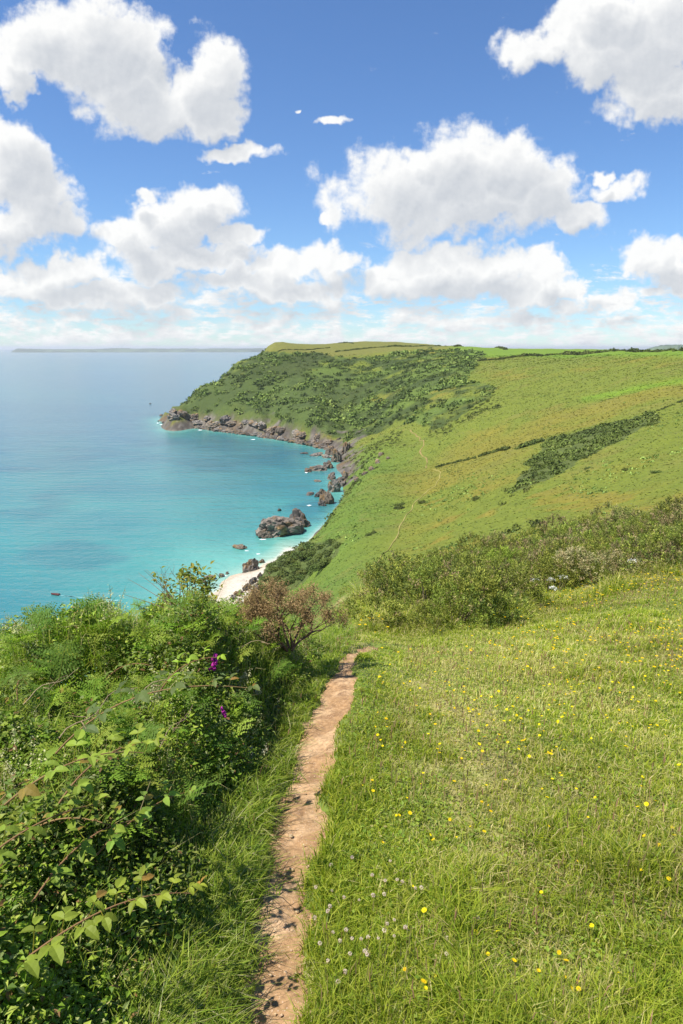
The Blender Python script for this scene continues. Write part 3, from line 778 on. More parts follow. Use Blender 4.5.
# ------------------------------------------------------------------ bracken
def frond_mesh(name, length, tone, seed, npin=12):
    r_ = np.random.default_rng(seed); mb = MB()
    s = np.linspace(0, 1, 24); bend = r_.uniform(.7, 1.25)
    rx = length * (np.sin(s * bend) / bend) * .75; rz = length * (s * .95 - .62 * s ** 2.3)
    P = np.stack([rx, .03 * length * np.sin(s * 3 + seed), rz], -1)
    mb.tube(P, np.linspace(.0045, .001, 24), 4, np.array(tone) * np.array([1.2, .9, .9]))
    T = np.gradient(P, axis=0); T /= np.linalg.norm(T, axis=1, keepdims=True)
    for k in range(npin):
        u = .26 + .72 * k / (npin - 1); f = u * 23; i0 = int(min(f, 22)); p = P[i0] + (P[i0 + 1] - P[i0]) * (f - i0); t = T[i0]
        L0 = length * .31 * (1 - ((u - .26) / .76)) ** .8 * (.75 + .25 * min(1, k / 2)) + .015
        for sg in (-1, 1):
            L = L0 * r_.uniform(.78, 1.15)
            sd_ = np.array([-t[1], t[0], 0]); sd_ = np.array([0, 1, 0]) * sg
            dvec = sd_ * .88 + t * .42 + np.array([0, 0, -.05]) + r_.normal(0, .09, 3); dvec /= np.linalg.norm(dvec)
            upv = np.cross(t, np.array([0, 1., 0])) * -1; upv /= np.linalg.norm(upv) + 1e-9
            nl_ = max(4, int(10 * L / (length * .36)))
            q = (np.arange(nl_) + .5) / nl_; q = q + r_.normal(0, .01, nl_)
            base = p + dvec * L * q[:, None] + upv * (-.16 * L * q ** 2)[:, None]
            ll = (L * .15 * (1 - q) ** .7 + .004) * r_.uniform(.65, 1.2, nl_)
            along = np.cross(upv, dvec)
            V, F = [], []
            wv = dvec * (L / nl_ * .36)
            for sg2 in (-1, 1):
                tip = base + (along * sg2 * .95 + dvec * .35) * ll[:, None] + upv * (r_.normal(-.12, .35, nl_) * ll)[:, None]
                a = base - wv; b = base + wv
                V.append(np.stack([a, b, tip + wv * .25, tip - wv * .25], 1))
            V = np.concatenate(V).reshape(-1, 3); nq = len(V) // 4
            cc = np.array(tone) * r_.uniform(.85, 1.2)
            mb.add(V, quads=np.arange(nq * 4).reshape(-1, 4), col=cc)
    return mb.data(name)
def fern_protos():
    out = []
    tones = [(.150, .245, .022), (.205, .285, .028), (.110, .190, .026), (.235, .290, .040)]
    for v in range(5):
        r_ = np.random.default_rng(70 + v)
        root = empty('bracken_fern', (0, 0, -50)); nf = [3, 4, 5, 4, 3][v]
        for f in range(nf):
            L = r_.uniform(.36, .58)
            me = frond_mesh('frond', L, np.array(tones[(v + f) % 4]), 200 + v * 10 + f)
            obj('frond', me, M_FERN, root, rot=(r_.normal(0, .2), r_.normal(-.15, .22), f * 2 * math.pi / nf + r_.normal(0, .4)))
        out.append(root)
    return out
FERN_LABEL = {'low': 'bright green bracken fern low in the leafy bank, its fronds among darker leaves', 'top': 'light green bracken fern sticking up from the top of the bank against the sea',
              'edge': 'bracken fern arching over the grass at the right edge of the bank'}
def place_ferns():
    pr = fern_protos(); used = [False] * len(pr); cnt = 0
    pts = []
    for k in range(5000):
        if len(pts) >= 165: break
        x, y, D = [float(v[0]) for v in polar_points(1, R(-38), R(1), 2.5, 7.2, .45)]
        e = float(bush_in(x, y)); hb = float(bush_h(x, y))
        if e < .15 or hb < .3: continue
        zt = float(surf0(x, y)) + hb
        px, py = project(np.array(x), np.array(y), np.array(zt))
        if px < -60: continue
        dens = .35 + .65 * (fbm2(np.array(x * 1.1), np.array(y * 1.1), 161, 2) > -.1)
        if rng.uniform() > dens: continue
        if any((x - a) ** 2 + (y - b) ** 2 < (.10 + .026 * D) ** 2 for a, b, *_ in pts): continue
        pts.append((x, y, zt, float(px), float(py), e))
    for (x, y, zt, px, py, e) in pts:
        v = int(rng.integers(0, len(pr)))
        r = pr[v] if not used[v] else copy_tree(pr[v]); used[v] = True
        s = rng.uniform(.5, .92)
        r.location = (x, y, zt - rng.uniform(.06, .22) * s); r.rotation_euler = (rng.normal(0, .12), rng.normal(0, .12), rng.uniform(0, 6.28)); r.scale = (s, s, s)
        kind = 'top' if py < 635 else ('edge' if e < .45 else 'low')
        tag(r, FERN_LABEL[kind], 'fern', {'top': 'bracken ferns along the top of the bank', 'edge': 'bracken ferns at the right edge of the bank', 'low': 'bracken ferns in the leafy bank'}[kind])
place_ferns()

# ------------------------------------------------------------------ brambles
def bramble_plant(seed, length, nleaf, tone, leafsize=.062, curve=1.0, lab=None):
    r_ = np.random.default_rng(seed)
    root = empty('bramble', (0, 0, -50))
    s = np.linspace(0, 1, 16)
    P = np.stack([length * s, .06 * length * np.sin(3 * s + seed), length * (curve * (.55 * s - .60 * s ** 2))], -1)
    mb = MB(); mb.tube(P, np.linspace(.0036, .0014, 16), 5, (.21, .125, .06))
    for k in range(40):
        q = r_.uniform(0, 1); i0 = int(q * 14); p = P[i0] + (P[i0 + 1] - P[i0]) * (q * 14 - i0); dv = r_.normal(0, 1, 3); dv /= np.linalg.norm(dv)
        mb.tube(np.stack([p, p + dv * .010]), np.array([.0016, .0002]), 3, (.28, .14, .07))
    obj('cane', mb.data('cane', True), M_BARK, root)
    lv = MB(); pet = MB()
    for k in range(nleaf):
        u = .12 + .88 * k / max(nleaf - 1, 1); i0 = int(min(u * 15, 14)); p = P[i0] + (P[i0 + 1] - P[i0]) * (u * 15 - i0)
        yaw = (1 if k % 2 else -1) * r_.uniform(.6, 1.4) + r_.normal(0, .2); pl = r_.uniform(.035, .065) * (1 - .35 * u)
        dv = np.array([math.cos(yaw) * .8, math.sin(yaw) * .8, r_.uniform(.25, .7)]); dv /= np.linalg.norm(dv); q = p + dv * pl
        pet.tube(np.stack([p, (p + q) / 2 + [0, 0, -.004], q]), .0013, 4, np.array(tone) * [1.3, .9, .8])
        for m, dy in enumerate((0, 1.15, -1.15)):
            sz = leafsize * r_.uniform(.8, 1.15) * (1.0 if m == 0 else .82) * (1 - .4 * u ** 2)
            tn = np.array(tone) if r_.uniform() > .1 else np.array([.30, .22, .05])
            V, T, C = scatter_leaves((q + dv * sz * (.30 if m == 0 else 0.))[None], np.array([yaw + dy + r_.normal(0, .12)]), np.array([r_.normal(.05, .25)]), np.array([r_.normal(0, .3)]), np.array([sz]), np.array([.62]), (tn * r_.uniform(.75, 1.25) * np.array([1 + .25 * u, 1 + .08 * u, 1]))[None], SH_BIG)
            lv.add(V, tris=T, col=C)
    lv.add(np.concatenate(pet.v), quads=np.concatenate(pet.q), col=np.concatenate(pet.c)); obj('foliage', lv.data('foliage'), M_LEAF, root)
    return root
def aim(root, px, py, D, yaw, pitch=0., roll=0., s=1.0):
    """stand a plant's base on the sight line's point at that distance"""
    a, t = azt(px, py); root.location = (D * math.sin(a), D * math.cos(a), ZC + float(t) * D)
    root.rotation_euler = (roll, -pitch, yaw); root.scale = (s, s, s)
HERO = [  # px, py, D, yaw, pitch, length, leaves, tone, label
    (-5, 975, 1.78, .42, .10, .55, 14, (.21, .30, .035), 'bramble cane with large bright toothed leaves arching low across the bottom left corner'),
    (30, 900, 1.98, .85, .12, .42, 8, (.19, .28, .035), 'short bramble shoot with bright trifoliate leaves above the long low cane'),
    (60, 805, 2.15, .8, .2, .40, 8, (.22, .31, .04), 'bramble shoot with pale leaf tip standing left of the grassy verge'),
    (55, 760, 2.35, .35, .30, .70, 11, (.105, .165, .050), 'long reddish bramble cane with grey-green leaves in the middle of the bank'),
    (-30, 880, 1.93, .9, .1, .40, 8, (.18, .27, .035), 'bramble sprig with yellow-green leaves at the left picture edge'),
    (95, 855, 2.15, .8, .2, .36, 7, (.18, .27, .04), 'bramble shoot with a few round leaves leaning over the verge'),
    (5, 800, 2.1, .4, .15, .42, 8, (.20, .29, .035), 'bramble branch with drooping leaves at the left edge, halfway up the bank'),
    (160, 690, 3.0, .2, .5, .3, 5, (.22, .32, .035), 'bramble shoot with three broad light green leaves near the foxglove'),
]
for k, (px, py, D, yaw, pit, L, nl_, tone, lab) in enumerate(HERO):
    r = bramble_plant(300 + k, L, nl_, tone, .054 if k != 7 else .058)
    aim(r, px, py, D, yaw, pit); tag(r, lab, 'bramble', 'brambles in the bank')
bp_ = [bramble_plant(330 + k, .30, 9, t, .034) for k, t in enumerate([(.17, .25, .03), (.21, .29, .035), (.14, .21, .04)])]
us = [0, 0, 0]
for k in range(34):
    for _ in range(80):
        x, y, D = [float(v[0]) for v in polar_points(1, R(-37), R(0), 1.5, 5.6, .1)]
        if float(bush_in(x, y)) > .12 and float(bush_h(x, y)) > .25: break
    v = k % 3; r = bp_[v] if not us[v] else copy_tree(bp_[v]); us[v] = 1
    r.location = (x, y, float(surf0(x, y) + bush_h(x, y)) - .06); r.rotation_euler = (rng.normal(0, .3), -rng.uniform(-.1, .5), rng.uniform(0, 6.28)); r.scale = (rng.uniform(.7, 1.1),) * 3
    tag(r, 'small bramble spray with toothed green leaves half buried in the leafy bank', 'bramble', 'small bramble sprays in the bank')

# ------------------------------------------------------------------ branching shrubs
def grow(r_, mb, tips, p, d, L, rad, lev, maxlev, spread, col, gnarl=.18):
    n = 5; P = [p]; dd = d.copy()
    for k in range(n - 1):
        dd = dd + r_.normal(0, gnarl, 3); dd[2] += .04; dd /= np.linalg.norm(dd); P.append(P[-1] + dd * L / (n - 1))
    P = np.array(P); mb.tube(P, np.linspace(rad, rad * .62, n), 5 if lev < 2 else 3, np.array(col) * r_.uniform(.85, 1.15))
    if lev >= maxlev: tips.append((P[-1], dd)); tips.append((P[2], dd)); return
    for c in range(int(r_.integers(2, 4))):
        nd_ = dd + r_.normal(0, spread, 3); nd_ /= np.linalg.norm(nd_)
        grow(r_, mb, tips, P[-1 - (c % 2)], nd_, L * r_.uniform(.62, .85), rad * .6, lev + 1, maxlev, spread, col, gnarl)
# dead gorse, brown, beside the path
r_ = np.random.default_rng(77); mb = MB(); tips = []
for k in range(7):
    a = k * 2 * math.pi / 7 + r_.normal(0, .25); d = np.array([math.cos(a) * .62, math.sin(a) * .62, .80]); d /= np.linalg.norm(d)
    grow(r_, mb, tips, np.array([.03 * math.cos(a), .03 * math.sin(a), 0]), d, .235, .014, 0, 4, .42, (.17, .115, .075))
dg = empty('dead_gorse_shrub'); gloc = hit([288], [690])[0]
obj('branches', mb.data('branches', True), M_BARK, dg)
tp = np.array([t[0] for t in tips]); td = np.array([t[1] for t in tips]); K = 26
P = np.repeat(tp, K, 0) + r_.normal(0, .026, (len(tp) * K, 3)); n = len(P)
col = np.array([[.34, .235, .105], [.28, .190, .085], [.40, .29, .13]])[r_.integers(0, 3, n)] * r_.uniform(.7, 1.2, n)[:, None]
V, T, C = scatter_leaves(P, r_.uniform(0, 6.28, n), r_.normal(.5, .6, n), r_.normal(0, .5, n), r_.uniform(.016, .030, n), np.full(n, .30), col, SH_SMALL)
obj('dry_spines', mesh_data('dry_spines', V, [T], C), M_GORSE, dg)
tag(dg, 'brown dead gorse shrub with bare forked stems at the far end of the bank', 'shrub')
a, t = azt(289, 650); DGD = 5.3; dg.location = (DGD * math.sin(a), DGD * math.cos(a), ZC + float(t) * DGD); dg.scale = (.92,) * 3
# wind-bent shrub with few leaves
r_ = np.random.default_rng(21); mb = MB(); tips = []
for k in range(6):
    d = np.array([r_.normal(.05, .42), r_.normal(0, .35), .85]); d /= np.linalg.norm(d)
    grow(r_, mb, tips, np.array([r_.normal(0, .05), r_.normal(0, .05), 0]), d, .21, .008, 0, 3, .40, (.20, .135, .075), .16)
for k in range(5):                                        # bare whips towards the left
    d = np.array([-.55 - .1 * k, r_.normal(0, .15), .8 - .08 * k]); d /= np.linalg.norm(d); L = r_.uniform(.4, .58); s = np.linspace(0, 1, 7)[:, None]
    mb.tube(np.array([0, 0, .12]) + d * L * s + np.array([-.05, 0, -.02]) * s ** 2, np.linspace(.005, .0012, 7), 4, (.22, .15, .09))
ws = empty('windswept_shrub'); obj('branches', mb.data('branches', True), M_BARK, ws)
tp = np.array([t[0] for t in tips]); sel = (tp[:, 0] > -.12) | (r_.uniform(0, 1, len(tp)) < .25); tp = tp[sel]; K = 4
P = np.repeat(tp, K, 0) + r_.normal(0, .022, (len(tp) * K, 3)); n = len(P)
col = np.array([[.22, .25, .025], [.28, .25, .03], [.16, .20, .03]])[r_.integers(0, 3, n)]
V, T, C = scatter_leaves(P, r_.uniform(0, 6.28, n), r_.normal(.4, .5, n), r_.normal(0, .5, n), r_.uniform(.03, .055, n), np.full(n, .5), col, SH_MID)
obj('foliage', mesh_data('foliage', V, [T], C), M_LEAF, ws)
tag(ws, 'thin wind-bent shrub with bare twigs and yellow-green leaf tufts rising above the bank', 'shrub')
a, t = azt(190, 632); ws.location = (5.3 * math.sin(a), 5.3 * math.cos(a), ZC + float(t) * 5.3)

# ------------------------------------------------------------------ pale flower spikes, foxgloves, dead stems, gorse sprig
def spike_plant(seed, h, tone):
    r_ = np.random.default_rng(seed); root = empty('wood_sage', (0, 0, -50)); mb = MB(); fl = MB()
    for k in range(4):
        d = np.array([r_.normal(0, .22), r_.normal(0, .22), 1]); s = np.linspace(0, 1, 6)[:, None]; H = h * r_.uniform(.75, 1.1); P = d * H * s
        mb.tube(P, np.linspace(.0025, .001, 6), 3, (.16, .17, .06)); n = 34
        q = r_.uniform(.45, 1, n); pp = d * H * q[:, None] + r_.normal(0, .007, (n, 3))
        V, T, C = scatter_leaves(pp, r_.uniform(0, 6.28, n), r_.normal(.2, .4, n), r_.normal(0, .5, n), r_.uniform(.010, .020, n) * (1.3 - .6 * q), np.full(n, .6), np.array(tone)[None] * r_.uniform(.8, 1.15, n)[:, None], SH_SMALL); fl.add(V, tris=T, col=C)
    obj('stem', mb.data('stem'), M_BARK, root); obj('blossom', fl.data('blossom'), M_PETAL, root); return root
pp_ = [spike_plant(400 + k, .30, t) for k, t in enumerate([(.48, .46, .24), (.40, .42, .20), (.52, .48, .30)])]; us = [0] * 3
for k in range(95):
    for _ in range(80):
        x, y, D = [float(v[0]) for v in polar_points(1, R(-36), R(1), 2.4, 6.4, .4)]
        if float(bush_in(x, y)) > .05 and float(bush_h(x, y)) > .12: break
    v = k % 3; r = pp_[v] if not us[v] else copy_tree(pp_[v]); us[v] = 1
    r.location = (x, y, float(surf0(x, y) + bush_h(x, y)) - .17); r.rotation_euler = (rng.normal(0, .2), rng.normal(0, .2), rng.uniform(0, 6.28)); r.scale = (rng.uniform(.7, 1.15),) * 3
    tag(r, 'slender plant with pale cream flower spikes scattered through the leafy bank', 'wildflower', 'cream flower spikes in the bank')
def foxglove(seed, h, nb):
    r_ = np.random.default_rng(seed); root = empty('foxglove'); mb = MB(); s = np.linspace(0, 1, 8)[:, None]
    P = np.array([.03, 0, h]) * s; mb.tube(P, np.linspace(.005, .002, 8), 5, (.13, .18, .05))
    obj('stem', mb.data('stem', True), M_BARK, root)
    for k in range(nb):
        u = .62 + .36 * k / nb; p = np.array([.03, 0, h]) * u; yaw = -1.6 + r_.normal(0, .9); L = .042 * (1.2 - .5 * k / nb)
        d = np.array([math.cos(yaw), math.sin(yaw), -.55]); d /= np.linalg.norm(d); q = np.linspace(0, 1, 6)
        b = MB(); b.tube(p + d * L * q[:, None], np.array([.003, .008, .0105, .011, .012, .0145]) * (1.25 - .5 * k / nb), 8, (.42, .035, .30)); obj('flower_bell', b.data('flower_bell', True), M_PETAL, root)
    lf = MB(); n = 7
    V, T, C = scatter_leaves(np.array([.03, 0, h]) * r_.uniform(.05, .45, n)[:, None], r_.uniform(0, 6.28, n), r_.normal(.1, .2, n), np.zeros(n), r_.uniform(.07, .12, n), np.full(n, .4), np.tile([.11, .17, .05], (n, 1)), SH_MID); lf.add(V, tris=T, col=C)
    obj('foliage', lf.data('foliage'), M_LEAF, root); return root
fg = foxglove(501, .34, 11); aim(fg, 212, 690, 3.9, 0.2, s=.75); tag(fg, 'purple-pink foxglove spike flowering in the middle of the green bank', 'foxglove')
fg = foxglove(502, .22, 4); aim(fg, 221, 728, 3.3, 1.2, s=.6); tag(fg, 'small half-hidden pink foxglove lower in the bank, below the tall foxglove', 'foxglove')
def dead_stem(seed, L):
    r_ = np.random.default_rng(seed); s = np.linspace(0, 1, 9)[:, None]; mb = MB()
    mb.tube(np.array([L, 0, .25 * L]) * s + np.array([0, .05, -.25 * L]) * s ** 2 + .01 * np.sin(s * 9 + seed) * np.array([0, 1, 1]), np.linspace(.0026, .0012, 9), 4, (.30, .225, .135))
    for k in range(4):
        u = r_.uniform(.3, .95); p = np.array([L, 0, .25 * L]) * u + np.array([0, .05, -.25 * L]) * u * u
        mb.tube(np.stack([p, p + r_.normal(0, .04, 3)]), np.array([.002, .0008]), 3, (.30, .21, .13))
    return mb.data('dead_stem', True)
dm = [dead_stem(520 + k, .28) for k in range(3)]
for k, (px, py, D, yaw) in enumerate([(22, 702, 2.9, .55), (120, 655, 4.2, 1.0), (215, 655, 4.4, -.1), (158, 745, 2.7, .9), (95, 630, 4.6, 1.2), (60, 740, 2.4, .8), (132, 700, 3.1, .5)]):
    o = obj('dead_bracken_stem', dm[k % 3], M_BARK); aim(o, px, py, D, yaw, .25, 0, rng.uniform(.8, 1.3)); tag(o, 'dry straw-coloured dead stem lying across the leafy bank', 'dead stem', 'dry dead stems in the bank')
# ------------------------------------------------------------------ gorse belt
def spines(P, D_, size, asp, col):
    """narrow two-triangle needles from P along D_"""
    n = len(P); D_ = D_ / (np.linalg.norm(D_, axis=1, keepdims=True) + 1e-9)
    s_ = np.cross(D_, rng.normal(0, 1, (n, 3))); s_ /= np.linalg.norm(s_, axis=1, keepdims=True) + 1e-9
    L = size[:, None]
    V = np.stack([P, P + D_ * L * .5 + s_ * L * asp, P + D_ * L, P + D_ * L * .5 - s_ * L * asp], 1)
    Q = np.arange(n * 4).reshape(-1, 4)
    return V.reshape(-1, 3), Q, np.repeat(col[:, None], 4, 1).reshape(-1, 3)
def gorse_proto(seed, cols, nshoot=380, per=22, brown=.06):
    r_ = np.random.default_rng(seed); root = empty('gorse_bush', (0, 0, -50))
    mb = MB(); tips = []
    for k in range(7):
        a = r_.uniform(0, 6.28); d = np.array([math.cos(a) * r_.uniform(.2, .9), math.sin(a) * r_.uniform(.2, .9), 1.0]); d /= np.linalg.norm(d); s = np.linspace(0, 1, 5)[:, None]
        mb.tube(d * .6 * s + np.array([0, 0, .1]) * s ** 2, np.linspace(.012, .004, 5), 4, (.16, .13, .07))
    obj('stems', mb.data('stems'), M_BARK, root)
    # lumpy crown: several overlapping domes
    nl = 7; lc = np.stack([r_.normal(0, .33, nl), r_.normal(0, .33, nl), r_.uniform(.08, .48, nl)], -1); lr = r_.uniform(.26, .42, nl)
    lc[0] = (0, 0, .42); lr[0] = .42
    sh, sd_ = [], []
    while len(sh) < nshoot:
        k = r_.integers(0, nl); v = r_.normal(0, 1, 3); v /= np.linalg.norm(v); v[2] = abs(v[2]) * 1.0 if r_.uniform() < .8 else v[2]
        p = lc[k] + v * lr[k] * r_.uniform(.75, 1.05)
        if p[2] < .02: continue
        if any(np.linalg.norm(p - lc[m]) < lr[m] * .86 for m in range(nl)): continue
        sh.append(p); sd_.append(v * .8 + np.array([0, 0, .9]))
    sh = np.array(sh); sd_ = np.array(sd_); sd_ /= np.linalg.norm(sd_, axis=1, keepdims=True)
    tone = np.array(cols)[(np.linalg.norm(sh[:, None] - lc[None], axis=-1).argmin(1) * 7 + r_.integers(0, 2, nshoot)) % len(cols)] * r_.uniform(.7, 1.3, nshoot)[:, None]
    tone = np.where((r_.uniform(0, 1, nshoot) < brown)[:, None], np.array([.30, .225, .11]), tone)
    q = r_.uniform(0, 1, (nshoot, per))
    P = sh[:, None] + sd_[:, None] * (q * .13)[..., None] + r_.normal(0, .014, (nshoot, per, 3))
    Dv = sd_[:, None] * .75 + r_.normal(0, .55, (nshoot, per, 3))
    C = np.repeat(tone[:, None], per, 1) * (1 + .35 * (q[..., None] - .4))
    V, Q, C = spines(P.reshape(-1, 3), Dv.reshape(-1, 3), r_.uniform(.030, .055, nshoot * per), .15, C.reshape(-1, 3))
    obj('spines', mesh_data('spines', V, [Q], C), M_GORSE, root)
    return root
GG = [(.145, .178, .030), (.195, .226, .034), (.100, .132, .028), (.250, .265, .044)]
GL = [(.185, .260, .030), (.225, .295, .032), (.150, .220, .028)]
GB = [(.27, .235, .11), (.23, .20, .095), (.31, .27, .14), (.17, .18, .055)]
GO = [(.140, .155, .038), (.17, .178, .048), (.20, .18, .064)]
kinds = {'green': ([gorse_proto(600 + k, GG) for k in range(4)], 'olive-green gorse bush in the dark belt above the meadow', 'green gorse bushes of the belt'),
         'bright': ([gorse_proto(610 + k, GL, brown=0) for k in range(2)], 'fresh bright green bush standing out of the darker gorse belt', 'bright green bushes of the belt'),
         'brown': ([gorse_proto(620 + k, GB, brown=.3) for k in range(2)], 'dry brown gorse bush in the right part of the gorse belt', 'dry brown bushes of the belt'),
         'olive': ([gorse_proto(630 + k, GO, brown=.2) for k in range(2)], 'dull olive gorse bush with brown patches in the gorse belt', 'dull olive bushes of the belt')}
gused = set(); gpts = []
def put_gorse(x, y, s, kind, lab=None, grp=None):
    pr, l0, g0 = kinds[kind]; v = int(rng.integers(0, len(pr)))
    r = pr[v] if (kind, v) not in gused else copy_tree(pr[v]); gused.add((kind, v))
    r.location = (x, y, float(ground(np.array(x), np.array(y), True, False)) - .05); r.rotation_euler = (rng.normal(0, .1), rng.normal(0, .1), rng.uniform(0, 6.28)); r.scale = (s * rng.uniform(.9, 1.25), s * rng.uniform(.9, 1.25), s * rng.uniform(.8, 1.15))
    tag(r, lab or l0, 'gorse bush', grp or g0)
LOWER = [(338, 604), (372, 609), (400, 628), (450, 620), (500, 611), (540, 602), (600, 589), (650, 577), (720, 560), (800, 542)]
UPPER = [(330, 598), (352, 590), (372, 583), (400, 572), (430, 563), (470, 551), (500, 543), (530, 528), (560, 519), (600, 511), (640, 503), (683, 507), (740, 500), (820, 495)]
lx_, ly_ = zip(*LOWER); ux_, uy_ = zip(*UPPER)
tries = 0
while len(gpts) < 285 and tries < 40000:
    tries += 1
    x, y, D = [float(v[0]) for v in polar_points(1, R(-2), R(37), 10.5, 48, 1.0)]
    f = float(FRONT(np.array(x), np.array(y)))
    if f < .25: continue
    zg = float(surf0(x, y)); s = rng.uniform(.85, 1.4) if D < 21 else rng.uniform(1.15, 1.95)
    px, pyb = [float(v) for v in project(np.array(x), np.array(y), np.array(zg))]; _, pyt = [float(v) for v in project(np.array(x), np.array(y), np.array(zg + .95 * s))]
    if not (330 < px < 735): continue
    up = np.interp(px, ux_, uy_); lo = np.interp(px, lx_, ly_)
    if pyt < up - 5 or pyb > lo + 4: continue
    if any((x - a) ** 2 + (y - b) ** 2 < (.345 * (s + q)) ** 2 for a, b, q in gpts): continue
    gpts.append((x, y, s))
    u = rng.uniform(); br = math.exp(-((px - 655) / 55) ** 2 - ((pyt - 545) / 22) ** 2) + .8 * math.exp(-((px - 590) / 35) ** 2 - ((pyt - 553) / 14) ** 2)
    kind = 'brown' if u < .75 * br else ('bright' if u > .90 else ('olive' if u < .32 else 'green'))
    put_gorse(x, y, s, kind)
# two low bushes on the meadow's rim in front of the belt
for px, py, s in [(455, 628, .85), (478, 622, .8), (432, 632, .7)]:
    x, y = hit([px], [py])[0]; put_gorse(float(x), float(y), s, 'green', 'low dark green bush at the front foot of the gorse belt, on the meadow rim', 'low bushes on the meadow rim')

# ------------------------------------------------------------------ flowers of the meadow
def flower_head(name, r_out, npet, col, eye, cup=.3):
    mb = MB(); a = np.arange(npet) * 2 * math.pi / npet
    for k, t in enumerate(a):
        dx, dy = math.cos(t), math.sin(t); nx, ny = -dy, dx; w_ = r_out * math.pi / npet * 1.05
        mb.add([(dx * r_out * .15, dy * r_out * .15, 0), (dx * r_out * .7 + nx * w_, dy * r_out * .7 + ny * w_, r_out * cup * .8), (dx * r_out, dy * r_out, r_out * cup), (dx * r_out * .7 - nx * w_, dy * r_out * .7 - ny * w_, r_out * cup * .8)], quads=[(0, 1, 2, 3)], col=np.array(col) * (1 if k % 2 else .9))
    b = np.arange(8) * math.pi / 4; V = [(0, 0, r_out * .25)] + [(math.cos(t) * r_out * .34, math.sin(t) * r_out * .34, r_out * .1) for t in b]
    mb.add(V, tris=[(0, 1 + k, 1 + (k + 1) % 8) for k in range(8)], col=eye)
    return mb.data(name)
HEADS = [flower_head('flower_head', .0175, 13, (.80, .64, .012), (.74, .50, .008)), flower_head('flower_head', .014, 10, (.78, .60, .014), (.70, .46, .008), .6), flower_head('flower_head', .0195, 14, (.80, .62, .012), (.72, .48, .008), .15)]
mb = MB(); mb.tube(np.array([[0, 0, 0], [.004, .002, -.05], [0, .004, -.11]]), .0011, 4, (.12, .17, .04)); STEM = mb.data('stem')
def meadow_flowers():
    px = []; 
    def samp(n, f):
        out = []
        while len(out) < n:
            q = f(); 
            if q is not None: out.append(q)
        return out
    def f1():
        x = rng.uniform(375, 700); y = rng.uniform(578, 1010)
        lo = np.interp(x, lx_, ly_) + 12
        if y < lo: return None
        wgt = .95 * math.exp(-((y - lo - 55) / 75) ** 2) * (.25 + .75 * float(sstep(400, 600, x))) + .035
        cl = float(sstep(-.4, .5, fbm2(np.array(x / 45), np.array(y / 30), 171, 2)))
        return (x, y) if rng.uniform() < wgt * (.25 + .75 * cl) else None
    pts = samp(500, f1) + [(428, 740), (405, 748), (646, 810), (655, 810), (679, 820), (475, 946), (487, 969), (434, 991), (497, 946), (537, 991), (563, 991), (558, 968), (590, 943), (540, 909), (433, 849), (396, 827), (470, 840), (372, 790), (362, 797), (548, 757), (640, 795), (327, 770), (373, 800)]
    W = hit([p[0] for p in pts], [p[1] for p in pts]); D = np.hypot(W[:, 0], W[:, 1]); pd = path_sd(W[:, 0], W[:, 1])
    W = W[(pd > .05) & (D > 1.5)]; D = np.hypot(W[:, 0], W[:, 1]); order = np.argsort(D)
    z = ground(W[:, 0], W[:, 1]); far_mb = MB()
    for r_i, j in enumerate(order):
        x, y = W[j]; s = rng.uniform(.75, 1.15) * (1 + .07 * D[j]); hgt = rng.uniform(.06, .10)
        if r_i < 290:
            o = obj('hawkbit_flower', HEADS[int(rng.integers(0, 3))], M_PETAL, loc=(x, y, z[j] + hgt * .75), rot=(rng.normal(.0, .3), rng.normal(-.1, .3), rng.uniform(0, 6)), scale=s * .44)
            st = obj('stem', STEM, M_BARK, o)
            near = D[j] < 3.4
            tag(o, 'yellow daisy-like flower in the green grass at the near end of the meadow' if near else 'small yellow flower among many dotted over the upper right of the meadow', 'flower', 'yellow flowers in the near grass' if near else 'yellow flowers over the upper meadow')
        else:
            me = HEADS[j % 3]; v = np.empty(len(me.vertices) * 3, np.float32); me.vertices.foreach_get('co', v); v = v.reshape(-1, 3) * s * .55 + [x, y, z[j] + hgt]
            far_mb.add(v[: (len(v) - 9) // 4 * 4], quads=np.arange((len(v) - 9) // 4 * 4).reshape(-1, 4), col=(.78, .60, .012))
    # drifts of yellow along the foot of the gorse
    for cx, cy, n, sx__, sy__ in [(575, 600, 70, 22, 5), (545, 609, 40, 14, 5), (620, 592, 45, 26, 6), (665, 588, 45, 20, 9), (500, 620, 20, 14, 4), (372, 628, 40, 16, 10), (350, 618, 14, 8, 6)]:
        Q = hit(rng.normal(cx, sx__, n), rng.normal(cy, sy__, n)); zq = ground(Q[:, 0], Q[:, 1], True, False); dq = np.hypot(Q[:, 0], Q[:, 1])
        for (x, y), zz, d in zip(Q, zq, dq):
            if d > 40: continue
            me = HEADS[int(rng.integers(0, 3))]; v = np.empty(len(me.vertices) * 3, np.float32); me.vertices.foreach_get('co', v); nq = (len(v) // 3 - 9) // 4 * 4
            far_mb.add(v.reshape(-1, 3)[:nq] * 1.05 + [x, y, zz + rng.uniform(.14, .30)], quads=np.arange(nq).reshape(-1, 4), col=(.76, .54 + .1 * rng.uniform(), .012))
    o = obj('distant_yellow_flowers', far_mb.data('distant_yellow_flowers'), M_PETAL); tag(o, 'drifts of tiny yellow flowers along the foot of the gorse belt', 'flowers', kind='stuff')
    # white clover
    mb = MB(); n = 46; k = np.arange(n); ph = np.arccos(1 - 1.5 * (k + .5) / n); th = k * 2.4; dv = np.stack([np.sin(ph) * np.cos(th), np.sin(ph) * np.sin(th), np.cos(ph)], -1)
    V, Q, C = spines(dv * .003, dv, np.full(n, .0085), .22, np.where((k < 34)[:, None], np.array([[.74, .64, .52]]), np.array([[.42, .26, .20]]))); mb.add(V, quads=Q, col=C); CL = mb.data('clover_head')
